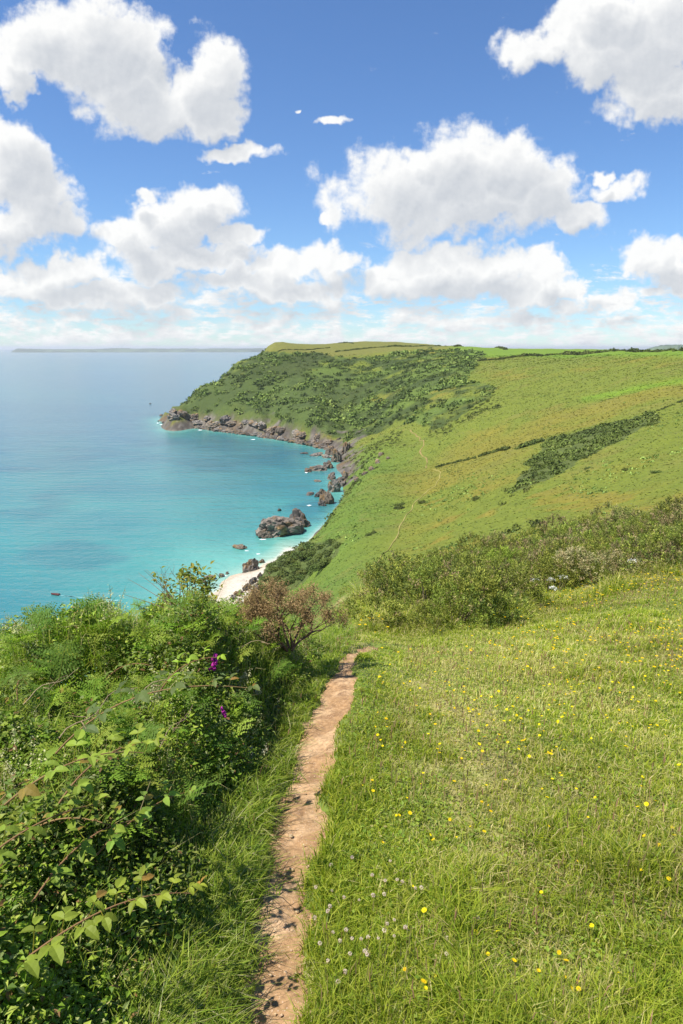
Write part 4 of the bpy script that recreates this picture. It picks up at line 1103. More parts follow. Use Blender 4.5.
    cpx = [(316, 894), (330, 915), (344, 902), (359, 905), (372, 884), (385, 885), (397, 884), (328, 918), (333, 940), (340, 947), (346, 938), (352, 947), (361, 949), (368, 944), (378, 952), (387, 933), (394, 932), (405, 937), (384, 943), (394, 944), (338, 988), (345, 977), (350, 962), (328, 967), (367, 966), (373, 903), (447, 947), (421, 897), (315, 919), (332, 896), (415, 897), (402, 890), (446, 963), (365, 960), (384, 902), (320, 950), (477, 930), (331, 870), (352, 861), (390, 870)]
    for p in cpx:
        x, y = hit([p[0]], [p[1] + 6])[0]; o = obj('clover_head', CL, M_PETAL, loc=(x, y, float(ground(x, y)) + rng.uniform(.05, .075)), rot=(rng.normal(0, .3), rng.normal(0, .3), 0), scale=rng.uniform(.5, .85))
        obj('stem', STEM, M_BARK, o, scale=.6); tag(o, 'small whitish clover head in the short grass just right of the path', 'clover', 'clover heads near the path')
    # white umbels against the gorse
    for k, (px_, py_, s) in enumerate([(535, 588, .9), (549, 584, .8), (561, 582, .85), (630, 566, .9), (634, 563, .75), (552, 592, .7)]):
        r_ = np.random.default_rng(700 + k); root = empty('white_umbel'); x, y = hit([px_], [py_ + 18])[0]; root.location = (x, y, float(ground(x, y))); H = .62 * s
        st = MB(); st.tube(np.array([[0, 0, 0], [.01, 0, H * .5], [.0, .01, H]]), .004, 4, (.13, .17, .06)); fl = MB()
        for m in range(14):
            a = r_.uniform(0, 6.28); rr = .085 * math.sqrt(r_.uniform()) * 1.2; q = np.array([math.cos(a) * rr, math.sin(a) * rr, H + .04 - rr * .3]); st.tube(np.array([[0, .01, H], q]), .0015, 3, (.15, .2, .07))
            nn = 9; dv = r_.normal(0, .6, (nn, 3)); dv[:, 2] = .5; V, Q, C = spines(np.repeat(q[None], nn, 0) + r_.normal(0, .012, (nn, 3)), dv, np.full(nn, .024), .45, np.tile([.72, .72, .66], (nn, 1))); fl.add(V, quads=Q, col=C)
        obj('stem', st.data('stem'), M_BARK, root); obj('blossom', fl.data('blossom'), M_PETAL, root)
        tag(root, 'white flat-topped umbel flower standing in front of the gorse belt', 'wildflower', 'white umbels before the gorse')
meadow_flowers()

# stones on the path
def rock_mesh(name, seed, sx=1., sy=1., sz=1., sub=4, rough=.35, strata=.0, col=(.2, .17, .14), flat=.35):
    import bmesh
    bm = bmesh.new(); bmesh.ops.create_icosphere(bm, subdivisions=sub, radius=1); V = np.array([v.co[:] for v in bm.verts]); F = np.array([[v.index for v in f.verts] for f in bm.faces]); bm.free()
    r_ = np.random.default_rng(seed); off = r_.uniform(0, 50, 3)
    for k in range(9):                                    # chop facets
        nrm = r_.normal(0, 1, 3); nrm /= np.linalg.norm(nrm); dd = V @ nrm; lim = r_.uniform(.55, .85); V = V - np.maximum(dd - lim, 0)[:, None] * nrm * .85
    nn = V / np.linalg.norm(V, axis=1, keepdims=True); q = V + off
    d = rough * (1 - np.abs(fbm3(q[:, 0] * 1.6, q[:, 1] * 1.6, q[:, 2] * 1.6, seed, 5, .55))) - rough * .6
    if strata: d = d + strata * np.sign(np.sin(q[:, 2] * 9 + q[:, 0] * 4)) * .5
    V = V + nn * d[:, None]; V = V * [sx, sy, sz]
    m1 = fbm3(q[:, 0] * 3, q[:, 1] * 3, q[:, 2] * 5, seed + 9, 4); c = np.array(col)[None] * (1 + .55 * m1)[:, None]
    c = np.where((fbm3(q[:, 0] * 2, q[:, 1] * 2, q[:, 2] * 2, seed + 19, 3) > .35)[:, None], c * np.array([1.35, 1.05, .62]), c)
    return mesh_data(name, V, [F], np.clip(c, .02, .6), smooth=False)
mrk, nt = new_mat('weathered_rock')
at = nd(nt, 'ShaderNodeAttribute', attribute_name='col'); tc_ = nd(nt, 'ShaderNodeTexCoord'); oi = nd(nt, 'ShaderNodeObjectInfo')
n1_ = noise_n(nt, tc_.outputs['Object'], 7, 6, .7)
c = mixc(nt, 1.0, at.outputs['Color'], ramp(nt, n1_.outputs[0], [(.3, (.5, .5, .5)), (.7, (1.4, 1.38, 1.35))]), 'MULTIPLY')
hs = nd(nt, 'ShaderNodeHueSaturation'); nt.links.new(c, hs.inputs['Color']); nt.links.new(mathn(nt, 'MULTIPLY_ADD', oi.outputs['Random'], .6, .7), hs.inputs['Value'])
bp = nd(nt, 'ShaderNodeBump', i_Strength=.8, i_Distance=.15); lk(nt, n1_, 0, bp, 'Height')
bs = nd(nt, 'ShaderNodeBsdfPrincipled', i_Roughness=.85); lk(nt, hs, 0, bs, 'Base Color'); lk(nt, bp, 0, bs, 'Normal')
o = nd(nt, 'ShaderNodeOutputMaterial'); lk(nt, bs, 0, o, 0); M_ROCK = mrk
st = [rock_mesh('path_stone', 800 + k, 1, .8, .6, 3, .2, col=(.40, .29, .19)) for k in range(3)]
for k, (px_, py_, s, lab) in enumerate([(250, 1012, .022, 'flat stone at the left edge of the path, at the bottom of the picture'), (256, 1004, .012, None), (246, 1003, .010, None), (291, 826, .012, None), (297, 905, .009, None), (285, 960, .008, None), (270, 985, .009, None), (281, 1000, .007, None), (300, 780, .012, None), (276, 915, .008, None), (310, 745, .014, None), (292, 860, .008, None), (286, 1012, .010, None)] + [(float(np.interp(q, [740, 800, 880, 1000], [318, 303, 289, 277]) + rng.normal(0, 11)), float(q), float(rng.uniform(.004, .009)), None) for q in rng.uniform(740, 1015, 44)]):
    x, y = hit([px_], [py_])[0]; o = obj('path_stone', st[k % 3], M_BARK, loc=(x, y, float(ground(x, y, True, False)) - .042), rot=(0, 0, k), scale=s)
    tag(o, lab or 'small pale pebble lying on the bare earth path', 'stone', 'pebbles on the path')
# ------------------------------------------------------------------ bushes of the far slopes
M_SCRUB = leaf_mat('scrub_leaves', .12, .7, .1, .15, (1, 1.1, .6))
def clump(P, Rr, nq, cols, size, flat=.75, seed=0):
    """leaf clumps spread over the domes of many bushes; P (n,3) feet"""
    r_ = np.random.default_rng(seed); n = len(P)
    v = r_.normal(0, 1, (n, nq, 3)); v /= np.linalg.norm(v, axis=-1, keepdims=True); v[..., 2] = np.abs(v[..., 2])
    rad = Rr[:, None] * r_.uniform(.62, 1.05, (n, nq)) * (1 + .22 * np.sin(v[..., 0] * 5 + r_.uniform(0, 6, (n, 1))) * np.cos(v[..., 1] * 4))
    C0 = P[:, None] + v * rad[..., None] * np.array([1, 1, flat])
    nrm = v + r_.normal(0, .55, (n, nq, 3)); nrm /= np.linalg.norm(nrm, axis=-1, keepdims=True)
    t = np.cross(nrm, r_.normal(0, 1, (n, nq, 3))); t /= np.linalg.norm(t, axis=-1, keepdims=True); b = np.cross(nrm, t)
    s = (size * Rr)[:, None] * r_.uniform(.6, 1.3, (n, nq))
    V = np.stack([C0 - t * s[..., None], C0 - b * s[..., None] * .7, C0 + t * s[..., None], C0 + b * s[..., None] * .7], 2)
    col = cols[:, None, :] * r_.uniform(.7, 1.35, (n, nq, 1)); C = np.repeat(col[:, :, None], 4, 2)
    return V.reshape(-1, 3), np.arange(n * nq * 4).reshape(-1, 4), C.reshape(-1, 3)
DK = np.array([[.060, .080, .022], [.075, .100, .025], [.095, .125, .028], [.110, .142, .030], [.125, .150, .036]])
def on_grid(mask, n):
    """random ground points where the grid mask holds, evenly per square metre"""
    area = gD * np.gradient(gD, axis=1) * np.gradient(gA, axis=0) * mask; p = area.ravel() / area.sum(); j = rng.choice(p.size, n, p=p)
    a = gA.ravel()[j] + rng.uniform(-.5, .5, n) * R(.15); d = gD.ravel()[j] * (1 + rng.uniform(-.003, .003, n)); x, y = d * np.sin(a), d * np.cos(a)
    return x, y, ground(x, y, True, False)
view = (gpx > -40) & (gpx < 760) & (gz > 2)
def scrub(name, mask, n, r0, r1, lab, nq=46, size=.24, sd=1, tint=1.0):
    x, y, z = on_grid(mask, n); big = fbm2(x / 45, y / 45, 211 + sd, 3)
    rr = rng.uniform(r0, r1, n) * (1 + .35 * big); big2 = fbm2(x / 16, y / 16, 241 + sd, 3); c = DK[np.clip((2.5 + 2.2 * big2 + rng.normal(0, .6, n)).astype(int), 0, 4)] * (1 + .35 * big)[:, None] * rng.uniform(.8, 1.25, n)[:, None] * tint
    V, Q, C = clump(np.stack([x, y, z - .25 * rr], -1), rr, nq, c, size, .72, sd)
    o = obj(name, mesh_data(name, V, [Q], C), M_SCRUB); tag(o, lab, 'scrub', kind='stuff')
dn = fbm2(gx / 26 + gy / 70, gy / 26 - gx / 90, 221, 4)
headm = scr * view * np.where(gpx < 430, sstep(-.95, -.15, dn), sstep(-.6, .1, dn)) * (above > 8)
scrub('headland_scrub', headm, 9500, 2.1, 5.4, 'dark green scrub and low trees covering the steep headland slope', sd=1)
scrub('gorse_scrub', patch * view * sstep(-.9, -.2, fbm2(gx / 14, gy / 14, 223, 3)), 420, 1.0, 2.4, 'dark gorse scrub patch across the middle of the far hillside', 50, .22, 2, 1.05)
stripes = .9 * np.exp(-(poly_dist(gpx, gpy, [(292, 552), (304, 540), (318, 526), (334, 508), (350, 490), (360, 480)]) / 4.0) ** 2) + np.exp(-(poly_dist(gpx, gpy, [(490, 400), (462, 415), (436, 430)]) / 6) ** 2) + np.exp(-(poly_dist(gpx, gpy, [(500, 407), (475, 413), (450, 423)]) / 3) ** 2) + np.exp(-(poly_dist(gpx, gpy, [(505, 497), (520, 488), (545, 476)]) / 4) ** 2) + np.exp(-(poly_dist(gpx, gpy, [(497, 535), (517, 529), (538, 522)]) / 3) ** 2) + .8 * np.exp(-(poly_dist(gpx, gpy, [(352, 462), (375, 450), (395, 440)]) / 7) ** 2) + .6 * np.exp(-(poly_dist(gpx, gpy, [(330, 492), (345, 478), (372, 462)]) / 5) ** 2)
scrub('slope_scrub', np.clip(stripes, 0, 1) * view * (gD > 100), 420, .8, 2.2, 'thin strips of low scrub running down the far hillside', 40, .24, 3)
hillm = view * (gD > 130) * (gpx > 330) * (gpy > 395) * (1 - np.clip(patch + scr, 0, 1)) * sstep(.15, .7, fbm2(gx / 16, gy / 16, 227, 3)) * sstep(2.2, 4.5, hp)
scrub('hillside_tussocks', hillm, 1500, .25, .75, 'small dark tussocks and seedlings dotted over the far hillside', 16, .4, 4, 1.5)

def hill_grass():
    m = view * (gD > 110) * (gpx > 255) * (gpy > 355) * (1 - np.clip(patch, 0, 1)) * (1 - .7 * np.clip(scrm, 0, 1)) * (1 - np.clip(rock, 0, 1)) * (1 - np.clip(beach, 0, 1)) * sstep(.8, 2.2, hp) * np.minimum(1, (260 / gD) ** 1.2)
    n = 60000; x, y, z = on_grid(m, n); a = np.arctan2(x, y); d = np.hypot(x, y)
    ia = np.clip(np.searchsorted(AZ, a), 0, nA - 1); idd = np.clip(np.searchsorted(DD, d), 0, nD - 1)
    col = cov[ia, idd] * (rng.uniform(.93, 1.08, n) * (1 + .12 * fbm2(x / 6, y / 6, 237, 2)))[:, None] * np.array([1.0, 1.0, 1.1])
    V, T, Q, C = blades(x, y, z, rng.uniform(.10, .26, n) * (.6 + d / 350), rng.uniform(.3, .8, n) * (.5 + d / 330), np.abs(rng.normal(1.3, .4, n)), rng.uniform(0, 6.28, n), np.clip(col, .01, .6))
    tag(obj('hillside_grass', mesh_data('hillside_grass', V, [T, Q], C), M_GRASS), 'rough tufted pasture grass over the far hillside', 'grass', kind='stuff')
hill_grass()
def bush_proto(seed, tint, nq=420):
    r_ = np.random.default_rng(seed); k = 6; P = np.stack([r_.normal(0, .42, k), r_.normal(0, .42, k), r_.uniform(-.1, .15, k)], -1); rr = r_.uniform(.5, .75, k)
    V, Q, C = clump(P, rr, nq // 2, DK[r_.integers(0, len(DK), k)] * tint, .15, .95, seed); return mesh_data('round_bush', V, [Q], C)
BP = [bush_proto(900 + k, t) for k, t in enumerate([.9, 1.05, .8])]
def put_bush(px, py, r, lab, grp, name='round_bush'):
    x, y = hit([px], [py])[0]; o = obj(name, BP[int(rng.integers(0, 3))], M_SCRUB, loc=(x, y, float(ground(x, y, True, False)) - .15 * r), rot=(0, 0, rng.uniform(0, 6)), scale=(r, r, r * rng.uniform(.7, .95)))
    tag(o, lab, 'bush', grp)
cnt = 0; pts = []
while cnt < 46:
    px, py = rng.uniform(256, 342), rng.uniform(540, 598)
    if not in_poly(np.array(px), np.array(py), SLOPE_DARK): continue
    if any((px - a) ** 2 + (py - b) ** 2 < 16 for a, b in pts): continue
    pts.append((px, py)); put_bush(px, py, rng.uniform(1.6, 3.0), 'dark rounded bush on the steep slope just above the beach', 'dark bushes above the beach'); cnt += 1
put_bush(399, 507, 2.3, 'dark bush left of the hillside path, the wider of a pair', 'pair of bushes by the hillside path'); put_bush(403, 504, 1.8, 'dark bush left of the hillside path, the wider of a pair', 'pair of bushes by the hillside path')
put_bush(423, 502, 2.0, 'dark bush touching the right side of the hillside path', None); put_bush(477, 500, 1.6, 'lone small brownish bush in the open hillside field', None, 'small_bush')
for px, py, r in [(368, 535, 1.5), (374, 532, 1.2), (628, 470, 1.2), (657, 472, 1.4), (588, 468, 1.1), (585, 457, 1.2)]: put_bush(px, py, r, 'small dark bush alone on the open green hillside', 'single bushes on the hillside')

def hedge(pix, h, w_, lab, n=None, grp=None):
    W = hit([p[0] for p in pix], [p[1] for p in pix]); seg = np.concatenate([[0], np.cumsum(np.linalg.norm(np.diff(W, axis=0), axis=1))]); n = n or int(min(seg[-1] / (w_ * .30), 900)); s = np.sort(rng.uniform(0, seg[-1], n))
    x = np.interp(s, seg, W[:, 0]) + rng.normal(0, w_ * .25, n); y = np.interp(s, seg, W[:, 1]) + rng.normal(0, w_ * .25, n); z = ground(x, y, True, False)
    hh = h * (1 + .3 * fbm2(s / 12, s * 0, 231, 3)) * rng.uniform(.75, 1.15, n)
    V, Q, C = clump(np.stack([x, y, z - .1 * hh], -1), hh, 26, DK[rng.integers(0, 5, n)] * .85, .3, 1.0, 31)
    o = obj('hedgerow', mesh_data('hedgerow', V, [Q], C), M_SCRUB); tag(o, lab, 'hedge', grp)
hedge([(478, 361), (500, 359.5), (530, 356.5), (560, 354.5), (600, 353.2)], 2.3, 2.5, 'long thin dark hedge climbing right across the green hilltop fields')
hedge([(585, 352.6), (625, 352), (690, 351.2)], 2.0, 2.2, 'dark hedge along the skyline at the right edge')
hedge([(455, 347), (480, 347.5), (506, 349.5)], 2.6, 3, 'short dark hedge on the skyline behind the upper scrub')
hedge([(335, 352.5), (352, 350), (375, 347.8), (410, 346.6), (440, 346.6)], 1.7, 2.2, 'dark hedge bank along the brown headland field')
hedge([(278, 351.5), (305, 350.5), (330, 347.6)], 1.1, 1.6, 'thin hedge line on the left part of the headland top')
hedge([(516, 452), (530, 447), (545, 443), (563, 438)], 1.9, 2.2, 'dense dark hedge left of the gorse scrub patch on the hillside')
hedge([(436, 467), (455, 462), (475, 458), (508, 450)], 1.2, 1.6, 'low hedge running left from the gap towards the hillside path')
hedge([(640, 418), (665, 409), (695, 399)], .8, 1.3, 'faint low hedge at the right edge of the hillside field')
hedge([(340, 343.5), (348, 343.2), (354, 343.6)], 1.6, 2.0, 'small hump of bushes on the headland skyline')
put_bush(567, 352, 2.2, 'small round bush on the hilltop skyline', None)

# ------------------------------------------------------------------ hillside path
def ribbon(pix, width, name, dz):
    W = hit([p[0] for p in pix], [p[1] for p in pix]); seg = np.concatenate([[0], np.cumsum(np.linalg.norm(np.diff(W, axis=0), axis=1))]); s = np.arange(0, seg[-1], 1.0)
    Q = np.stack([np.interp(s, seg, W[:, k]) for k in range(2)], -1); Q += 1.0 * np.stack([noise2(s / 9, s * 0, 7), noise2(s / 9, s * 0 + 5, 8)], -1); ker = np.ones(7) / 7; Q = np.stack([np.convolve(np.pad(Q[:, k], 3, 'edge'), ker, 'valid') for k in range(2)], -1)
    T = np.gradient(Q, axis=0); T /= np.linalg.norm(T, axis=1, keepdims=True); N = np.stack([-T[:, 1], T[:, 0]], -1); ac = np.linspace(-1, 1, 7); ww = width * (1 + .45 * fbm2(s / 6, s * 0, 9, 2))
    X = Q[:, None, 0] + N[:, None, 0] * ac * ww[:, None]; Y = Q[:, None, 1] + N[:, None, 1] * ac * ww[:, None]; Z = ground(X, Y, True, False) + dz * (1 - .9 * np.abs(ac) ** 2)
    i, k = np.meshgrid(np.arange(len(s) - 1), np.arange(6), indexing='ij'); F = np.stack([i * 7 + k, i * 7 + k + 1, (i + 1) * 7 + k + 1, (i + 1) * 7 + k], -1).reshape(-1, 4)
    c = np.zeros(X.shape + (3,)); c[:] = (.25, .20, .07); c *= (1 + .2 * fbm2(X / 3, Y / 3, 11, 2))[..., None]
    tag(obj(name, mesh_data(name, np.stack([X, Y, Z], -1).reshape(-1, 3), [F], c.reshape(-1, 3), smooth=True), M_BARK), kind='structure')
ribbon(HILL_PATH[0], .22, 'hillside_path', .25); ribbon(HILL_PATH[1], .34, 'hillside_path', .32)

# ------------------------------------------------------------------ rocks of the shore
RK = [rock_mesh('shore_rock', 820 + k, 1.0, .85, .75, 4, .42, .06, c_) for k, c_ in enumerate([(.13, .11, .09), (.10, .084, .072), (.18, .16, .136), (.125, .10, .072), (.155, .123, .088), (.085, .075, .066)])]
def sea_pt(px, py):
    a, t = azt(px, py); D = float(-ZC / t); return D * math.sin(a), D * math.cos(a), D
def shore_rock(px, py, wpx, hpx, lab, grp=None, me=None, name='shore_rock', dz=.0, rot=None, land=False, deep=.7):
    if land: (x, y), = hit([px], [py]); D = math.hypot(x, y); z = float(ground(x, y, True, False))
    else: x, y, D = sea_pt(px, py); z = 0
    m = D / FPX; r = wpx * m / 2; h = hpx * m
    if not land: y += r * deep * .6; 
    o = obj(name, me or RK[int(rng.integers(0, 6))], M_ROCK, loc=(x, y, z + h * .12 + dz), rot=(rng.normal(0, .12), rng.normal(0, .12), rng.uniform(0, 6) if rot is None else rot), scale=(r, r * deep, h / .8))
    tag(o, lab, 'rock', grp); return o
BIG = rock_mesh('sea_rock', 861, 1, .8, .8, 5, .42, .05, (.15, .125, .10))
shore_rock(282, 536, 50, 18, 'large dark rock standing in the turquoise water at the foot of the green slope', None, BIG, 'sea_rock', rot=.4)
shore_rock(266, 538, 24, 9, 'low brown seaward shoulder of the large dark rock', None, RK[3], 'sea_rock'); shore_rock(299, 527, 22, 16, 'steep landward end of the large dark rock', None, RK[1], 'sea_rock')
shore_rock(240, 549, 17, 4, 'flat low brown rock awash off the beach', None, RK[3], 'sea_rock')
shore_rock(252, 571, 21, 12, 'grey boulder standing at the far end of the beach', None, RK[0], 'beach_boulder')
shore_rock(279, 511, 5, 2.5, 'tiny dark rock in the water beyond the large rock', None, RK[5], 'sea_rock')
for px, py, wp, hp_ in [(221, 577, 9, 3.5), (208, 580, 14, 4), (203, 583, 9, 4), (227, 574, 5, 2.5), (262, 563, 7, 4), (244, 573, 5, 2.5)]: shore_rock(px, py, wp, hp_, 'small dark rock on the sand at the water line of the beach', 'small rocks on the beach')
for px, py, wp, hp_ in [(240, 596, 12, 6), (247, 590, 12, 7), (254, 584, 10, 7), (233, 601, 11, 5), (256, 594, 12, 8), (260, 578, 7, 5)]: shore_rock(px, py, wp, hp_, 'grey slabby rock at the back of the beach below the slope', 'grey rocks behind the beach', land=True)
spur = [(318, 471, 22, 5), (308, 472, 12, 3.5), (328, 468, 16, 7), (336, 462, 18, 12), (345, 457, 18, 14), (330, 455, 14, 8), (350, 450, 16, 12), (322, 447, 16, 5), (310, 445, 20, 4), (340, 447, 14, 9), (300, 443, 14, 4), (316, 456, 16, 2.5), (304, 454, 10, 1.6), (326, 458, 12, 3),
        (318, 482, 10, 1.5), (310, 495, 12, 2.5), (322, 497, 12, 9), (328, 504, 16, 13), (334, 492, 14, 12), (340, 486, 14, 10), (322, 506, 10, 6), (332, 480, 12, 7), (318, 497, 8, 5), (345, 480, 10, 8)]
for px, py, wp, hp_ in spur: shore_rock(px, py, wp, hp_, 'brown jagged rock of the small points between the cove and the headland', 'rocks of the cove points')
k = 0
for q in np.linspace(0, 1, 64):
    bx = [165, 170, 182, 200, 230, 260, 290, 312, 330]; by = [420, 422.5, 425, 428, 432, 436, 441, 445.5, 449]; px = 165 + 165 * q + rng.normal(0, 1.5); py = np.interp(px, bx, by) + .8
    shore_rock(px, py, rng.uniform(7, 17), rng.uniform(2, 4.2), 'jagged brown rock along the waterline under the headland scrub', 'rocks under the headland')
    if k % 2 == 0:
        up = rng.uniform(3, 12); shore_rock(px + rng.normal(0, 3), py - up, rng.uniform(8, 16), rng.uniform(2.5, 5.5), 'pale rock face jutting from the cliff below the headland scrub', 'rock faces of the headland cliff', me=RK[2 if rng.uniform() < .5 else 4], land=True)
    k += 1
for px, py, wp, hp_ in [(161, 416, 3.5, 1.6), (158, 421.5, 2, 1.2), (163, 423.5, 4, 1.6), (150, 404, 2, .8)]: shore_rock(px, py, wp, hp_, 'tiny dark rock in the sea off the headland tip', 'rocks off the headland tip')
for px, py, wp, hp_ in [(378, 463, 8, 3.5), (381, 457, 7, 3), (372, 469, 10, 3), (365, 474, 10, 3), (357, 479, 10, 2.5), (388, 460, 6, 2)]: shore_rock(px, py, wp, hp_, 'bare ochre earth and rock outcrop on the slope above the cove', 'bare outcrops above the cove', me=RK[4], land=True)

# foam where the swell meets rock and sand
mf, nt = new_mat('sea_foam'); bs = nd(nt, 'ShaderNodeBsdfPrincipled', i_Roughness=.8); bs.inputs['Base Color'].default_value = (.78, .80, .80, 1); o = nd(nt, 'ShaderNodeOutputMaterial'); lk(nt, bs, 0, o, 0)
fm = MB()
def foam(px, py, wpx, hpx):
    x, y, D = sea_pt(px, py); m = D / FPX; n = 26; a = np.arange(n) * 2 * math.pi / n; rr = 1 + .45 * fbm2(np.cos(a) * 2 + px, np.sin(a) * 2 + py, 5, 3)
    dep = hpx * m * D / ZC
    V = np.stack([x + np.cos(a) * rr * wpx * .7 * m / 2, y + np.sin(a) * rr * dep / 2, np.full(n, .06)], -1); fm.add(np.vstack([[x, y, .06], V]), tris=[(0, 1 + k, 1 + (k + 1) % n) for k in range(n)])
for p in [(306.5, 472.5, 4, 1.2), (309, 505.5, 7, 1.0), (258, 554, 5, .8), (247, 551, 6, .6), (226, 576, 6, .7), (207, 584, 6, .8), (161, 424.5, 3, .6), (190, 428.5, 4, .5), (253, 439.5, 5, .5), (262, 539.5, 8, .7), (158, 423, 2.5, .6), (200, 430, 6, .4)]: foam(*p)
o = obj('sea_foam', fm.data('sea_foam'), mf); tag(o, 'white foam patches where the sea meets rocks and sand', 'foam', kind='stuff')

# small open boat with its wake
bx_, by_, bD = sea_pt(55, 595); bt = empty('motor_dinghy', (bx_, by_, 0), R(165))
mb = MB(); ss = np.linspace(0, 1, 12); hw = .62 * np.sin(np.pi * np.clip(.18 + .82 * (1 - ss), 0, 1) * .5) ; sec = []
for s_, w_ in zip(ss, hw * (1 - ss ** 5)): sec.append([(s_ * 3.2 - 1.6, -w_, .46 + .16 * s_ ** 2), (s_ * 3.2 - 1.6, -w_ * .8, .02), (s_ * 3.2 - 1.6, 0, -.12), (s_ * 3.2 - 1.6, w_ * .8, .02), (s_ * 3.2 - 1.6, w_, .46 + .16 * s_ ** 2), (s_ * 3.2 - 1.6, w_ * .85, .46 + .16 * s_ ** 2), (s_ * 3.2 - 1.6, 0, .12), (s_ * 3.2 - 1.6, -w_ * .85, .46 + .16 * s_ ** 2)])
i, k = np.meshgrid(np.arange(11), np.arange(8), indexing='ij'); mb.add(np.array(sec).reshape(-1, 3), quads=np.stack([i * 8 + k, i * 8 + (k + 1) % 8, (i + 1) * 8 + (k + 1) % 8, (i + 1) * 8 + k], -1).reshape(-1, 4), col=(.10, .035, .035)); mb.add(np.array(sec[0]), quads=[(0, 1, 2, 7), (2, 3, 4, 5)], tris=[(2, 5, 6), (2, 6, 7)], col=(.10, .035, .035))
obj('hull', mb.data('hull', True), M_BARK, bt)
mb = MB(); mb.tube(np.array([[-1.68, 0, -.2], [-1.68, 0, .35]]), .06, 6, (.02, .02, .02)); mb.tube(np.array([[-1.9, 0, .5], [-1.62, 0, .62], [-1.45, 0, .52]]), np.array([.10, .14, .06]), 8, (.02, .02, .02)); obj('outboard_motor', mb.data('outboard_motor', True), M_BARK, bt)
mb = MB(); mb.tube(np.array([[-.5, -.55, .36], [-.5, .55, .36]]), .07, 6, (.2, .13, .08)); obj('seat', mb.data('seat', True), M_BARK, bt)
tag(bt, 'small dark open boat crossing the turquoise bay, trailing a pale wake', 'boat')
mb = MB(); s_ = np.linspace(0, 1, 30); wv = .25 + 1.1 * s_; yy_ = .6 * np.sin(s_ * 3); Wv = np.stack([np.stack([1.7 + 22 * s_, yy_ - wv * (1 + .3 * noise2(s_ * 14, s_ * 0, 3)), .05 + 0 * s_], -1), np.stack([1.7 + 22 * s_, yy_ - wv * .35, .05 + 0 * s_], -1)], 1); k = np.arange(29)
mb.add(Wv.reshape(-1, 3), quads=np.stack([2 * k, 2 * k + 1, 2 * k + 3, 2 * k + 2], -1)); Wv2 = Wv * [1, -1, 1] + np.array([0, 0, 0]); mb.add(Wv2.reshape(-1, 3), quads=np.stack([2 * k, 2 * k + 1, 2 * k + 3, 2 * k + 2], -1))
mw, nt = new_mat('wake_water'); bs = nd(nt, 'ShaderNodeBsdfPrincipled', i_Roughness=.5); bs.inputs['Base Color'].default_value = (.22, .45, .45, 1); o = nd(nt, 'ShaderNodeOutputMaterial'); lk(nt, bs, 0, o, 0)
wk = obj('boat_wake', mb.data('boat_wake'), mw, loc=(bx_, by_, 0), rot=(0, 0, R(-15))); tag(wk, 'pale streak of wake behind the small boat', 'wake', kind='stuff')
# ------------------------------------------------------------------ sun, sky, haze
SUN_EL, SUN_AZ = R(59), R(-112)           # azimuth from +y towards +x: the sun stands over the sea, a little behind the eye
sd = bpy.data.lights.new('sun', 'SUN'); sd.energy = 5.0; sd.angle = R(.53); sd.color = (1, .955, .88)
so = bpy.data.objects.new('sun', sd); COL.objects.link(so)
dirv = Vector((math.sin(SUN_AZ) * math.cos(SUN_EL), math.cos(SUN_AZ) * math.cos(SUN_EL), math.sin(SUN_EL)))
so.rotation_euler = dirv.to_track_quat('Z', 'Y').to_euler(); so.location = (0, 0, 200)

# clouds of the sky dome: (centre, radii) of their puffs in degrees-like sky directions, read off as picture points
PUFFS = [  # x, y, rx, ry, weight
    (85, 48, 75, 62, 1), (42, 40, 50, 50, .9), (120, 85, 62, 50, 1), (150, 105, 62, 36, .9), (200, 78, 46, 50, 1), (208, 112, 42, 30, .9), (20, 92, 22, 20, .6), (130, 50, 40, 40, .8),
    (238, 150, 50, 13, .62), (5, 68, 30, 34, .8),
    (5, 165, 48, 52, 1), (34, 200, 54, 46, 1), (5, 228, 60, 34, 1), (62, 218, 30, 22, .6),
    (180, 226, 62, 36, .95), (200, 212, 48, 26, .9), (130, 240, 50, 24, .9), (235, 240, 42, 16, .7), (146, 205, 16, 14, .5), (195, 262, 105, 20, .85),
    (392, 192, 76, 58, 1), (440, 165, 74, 50, 1), (500, 165, 70, 44, 1), (545, 190, 68, 44, 1), (475, 206, 130, 46, 1), (580, 220, 50, 24, .9), (628, 193, 34, 18, .62), (610, 178, 16, 12, .5), (410, 150, 30, 24, .6),
    (640, 40, 100, 52, 1), (590, 48, 72, 42, 1), (530, 52, 58, 30, .75), (650, 85, 64, 44, 1), (690, 20, 90, 60, 1), (610, 10, 60, 34, .9), (515, 55, 30, 14, .5),
    (430, 266, 74, 28, .95), (400, 278, 90, 26, .92), (150, 262, 70, 24, .9), (300, 290, 80, 18, .85), (520, 292, 70, 18, .85), (90, 300, 90, 18, .85), (480, 272, 56, 24, .85), (330, 262, 50, 20, .75), (290, 268, 55, 18, .75), (60, 275, 70, 24, .9), (20, 290, 60, 20, .9), (130, 290, 80, 20, .85),
    (545, 275, 34, 20, .8), (575, 285, 30, 16, .75), (610, 299, 24, 13, .8), (655, 262, 46, 24, .9), (683, 280, 50, 24, .95), (640, 270, 26, 14, .7), (240, 285, 70, 18, .8),
    (336, 118, 24, 9, .42), (332, 215, 14, 11, .45), (298, 98, 8, 5, .3),
]
w = bpy.data.worlds.new('World'); sc.world = w; w.use_nodes = True
nt = w.node_tree; nt.nodes.clear()
def vm(g, op, a, b=None, c=None):
    n = g.nodes.new('ShaderNodeVectorMath'); n.operation = op
    for i_, v in enumerate((a, b, c)):
        if v is None: continue
        if isinstance(v, tuple): n.inputs[i_].default_value = v
        else: g.links.new(v, n.inputs[i_])
    return n.outputs['Value' if op == 'LENGTH' else 0]
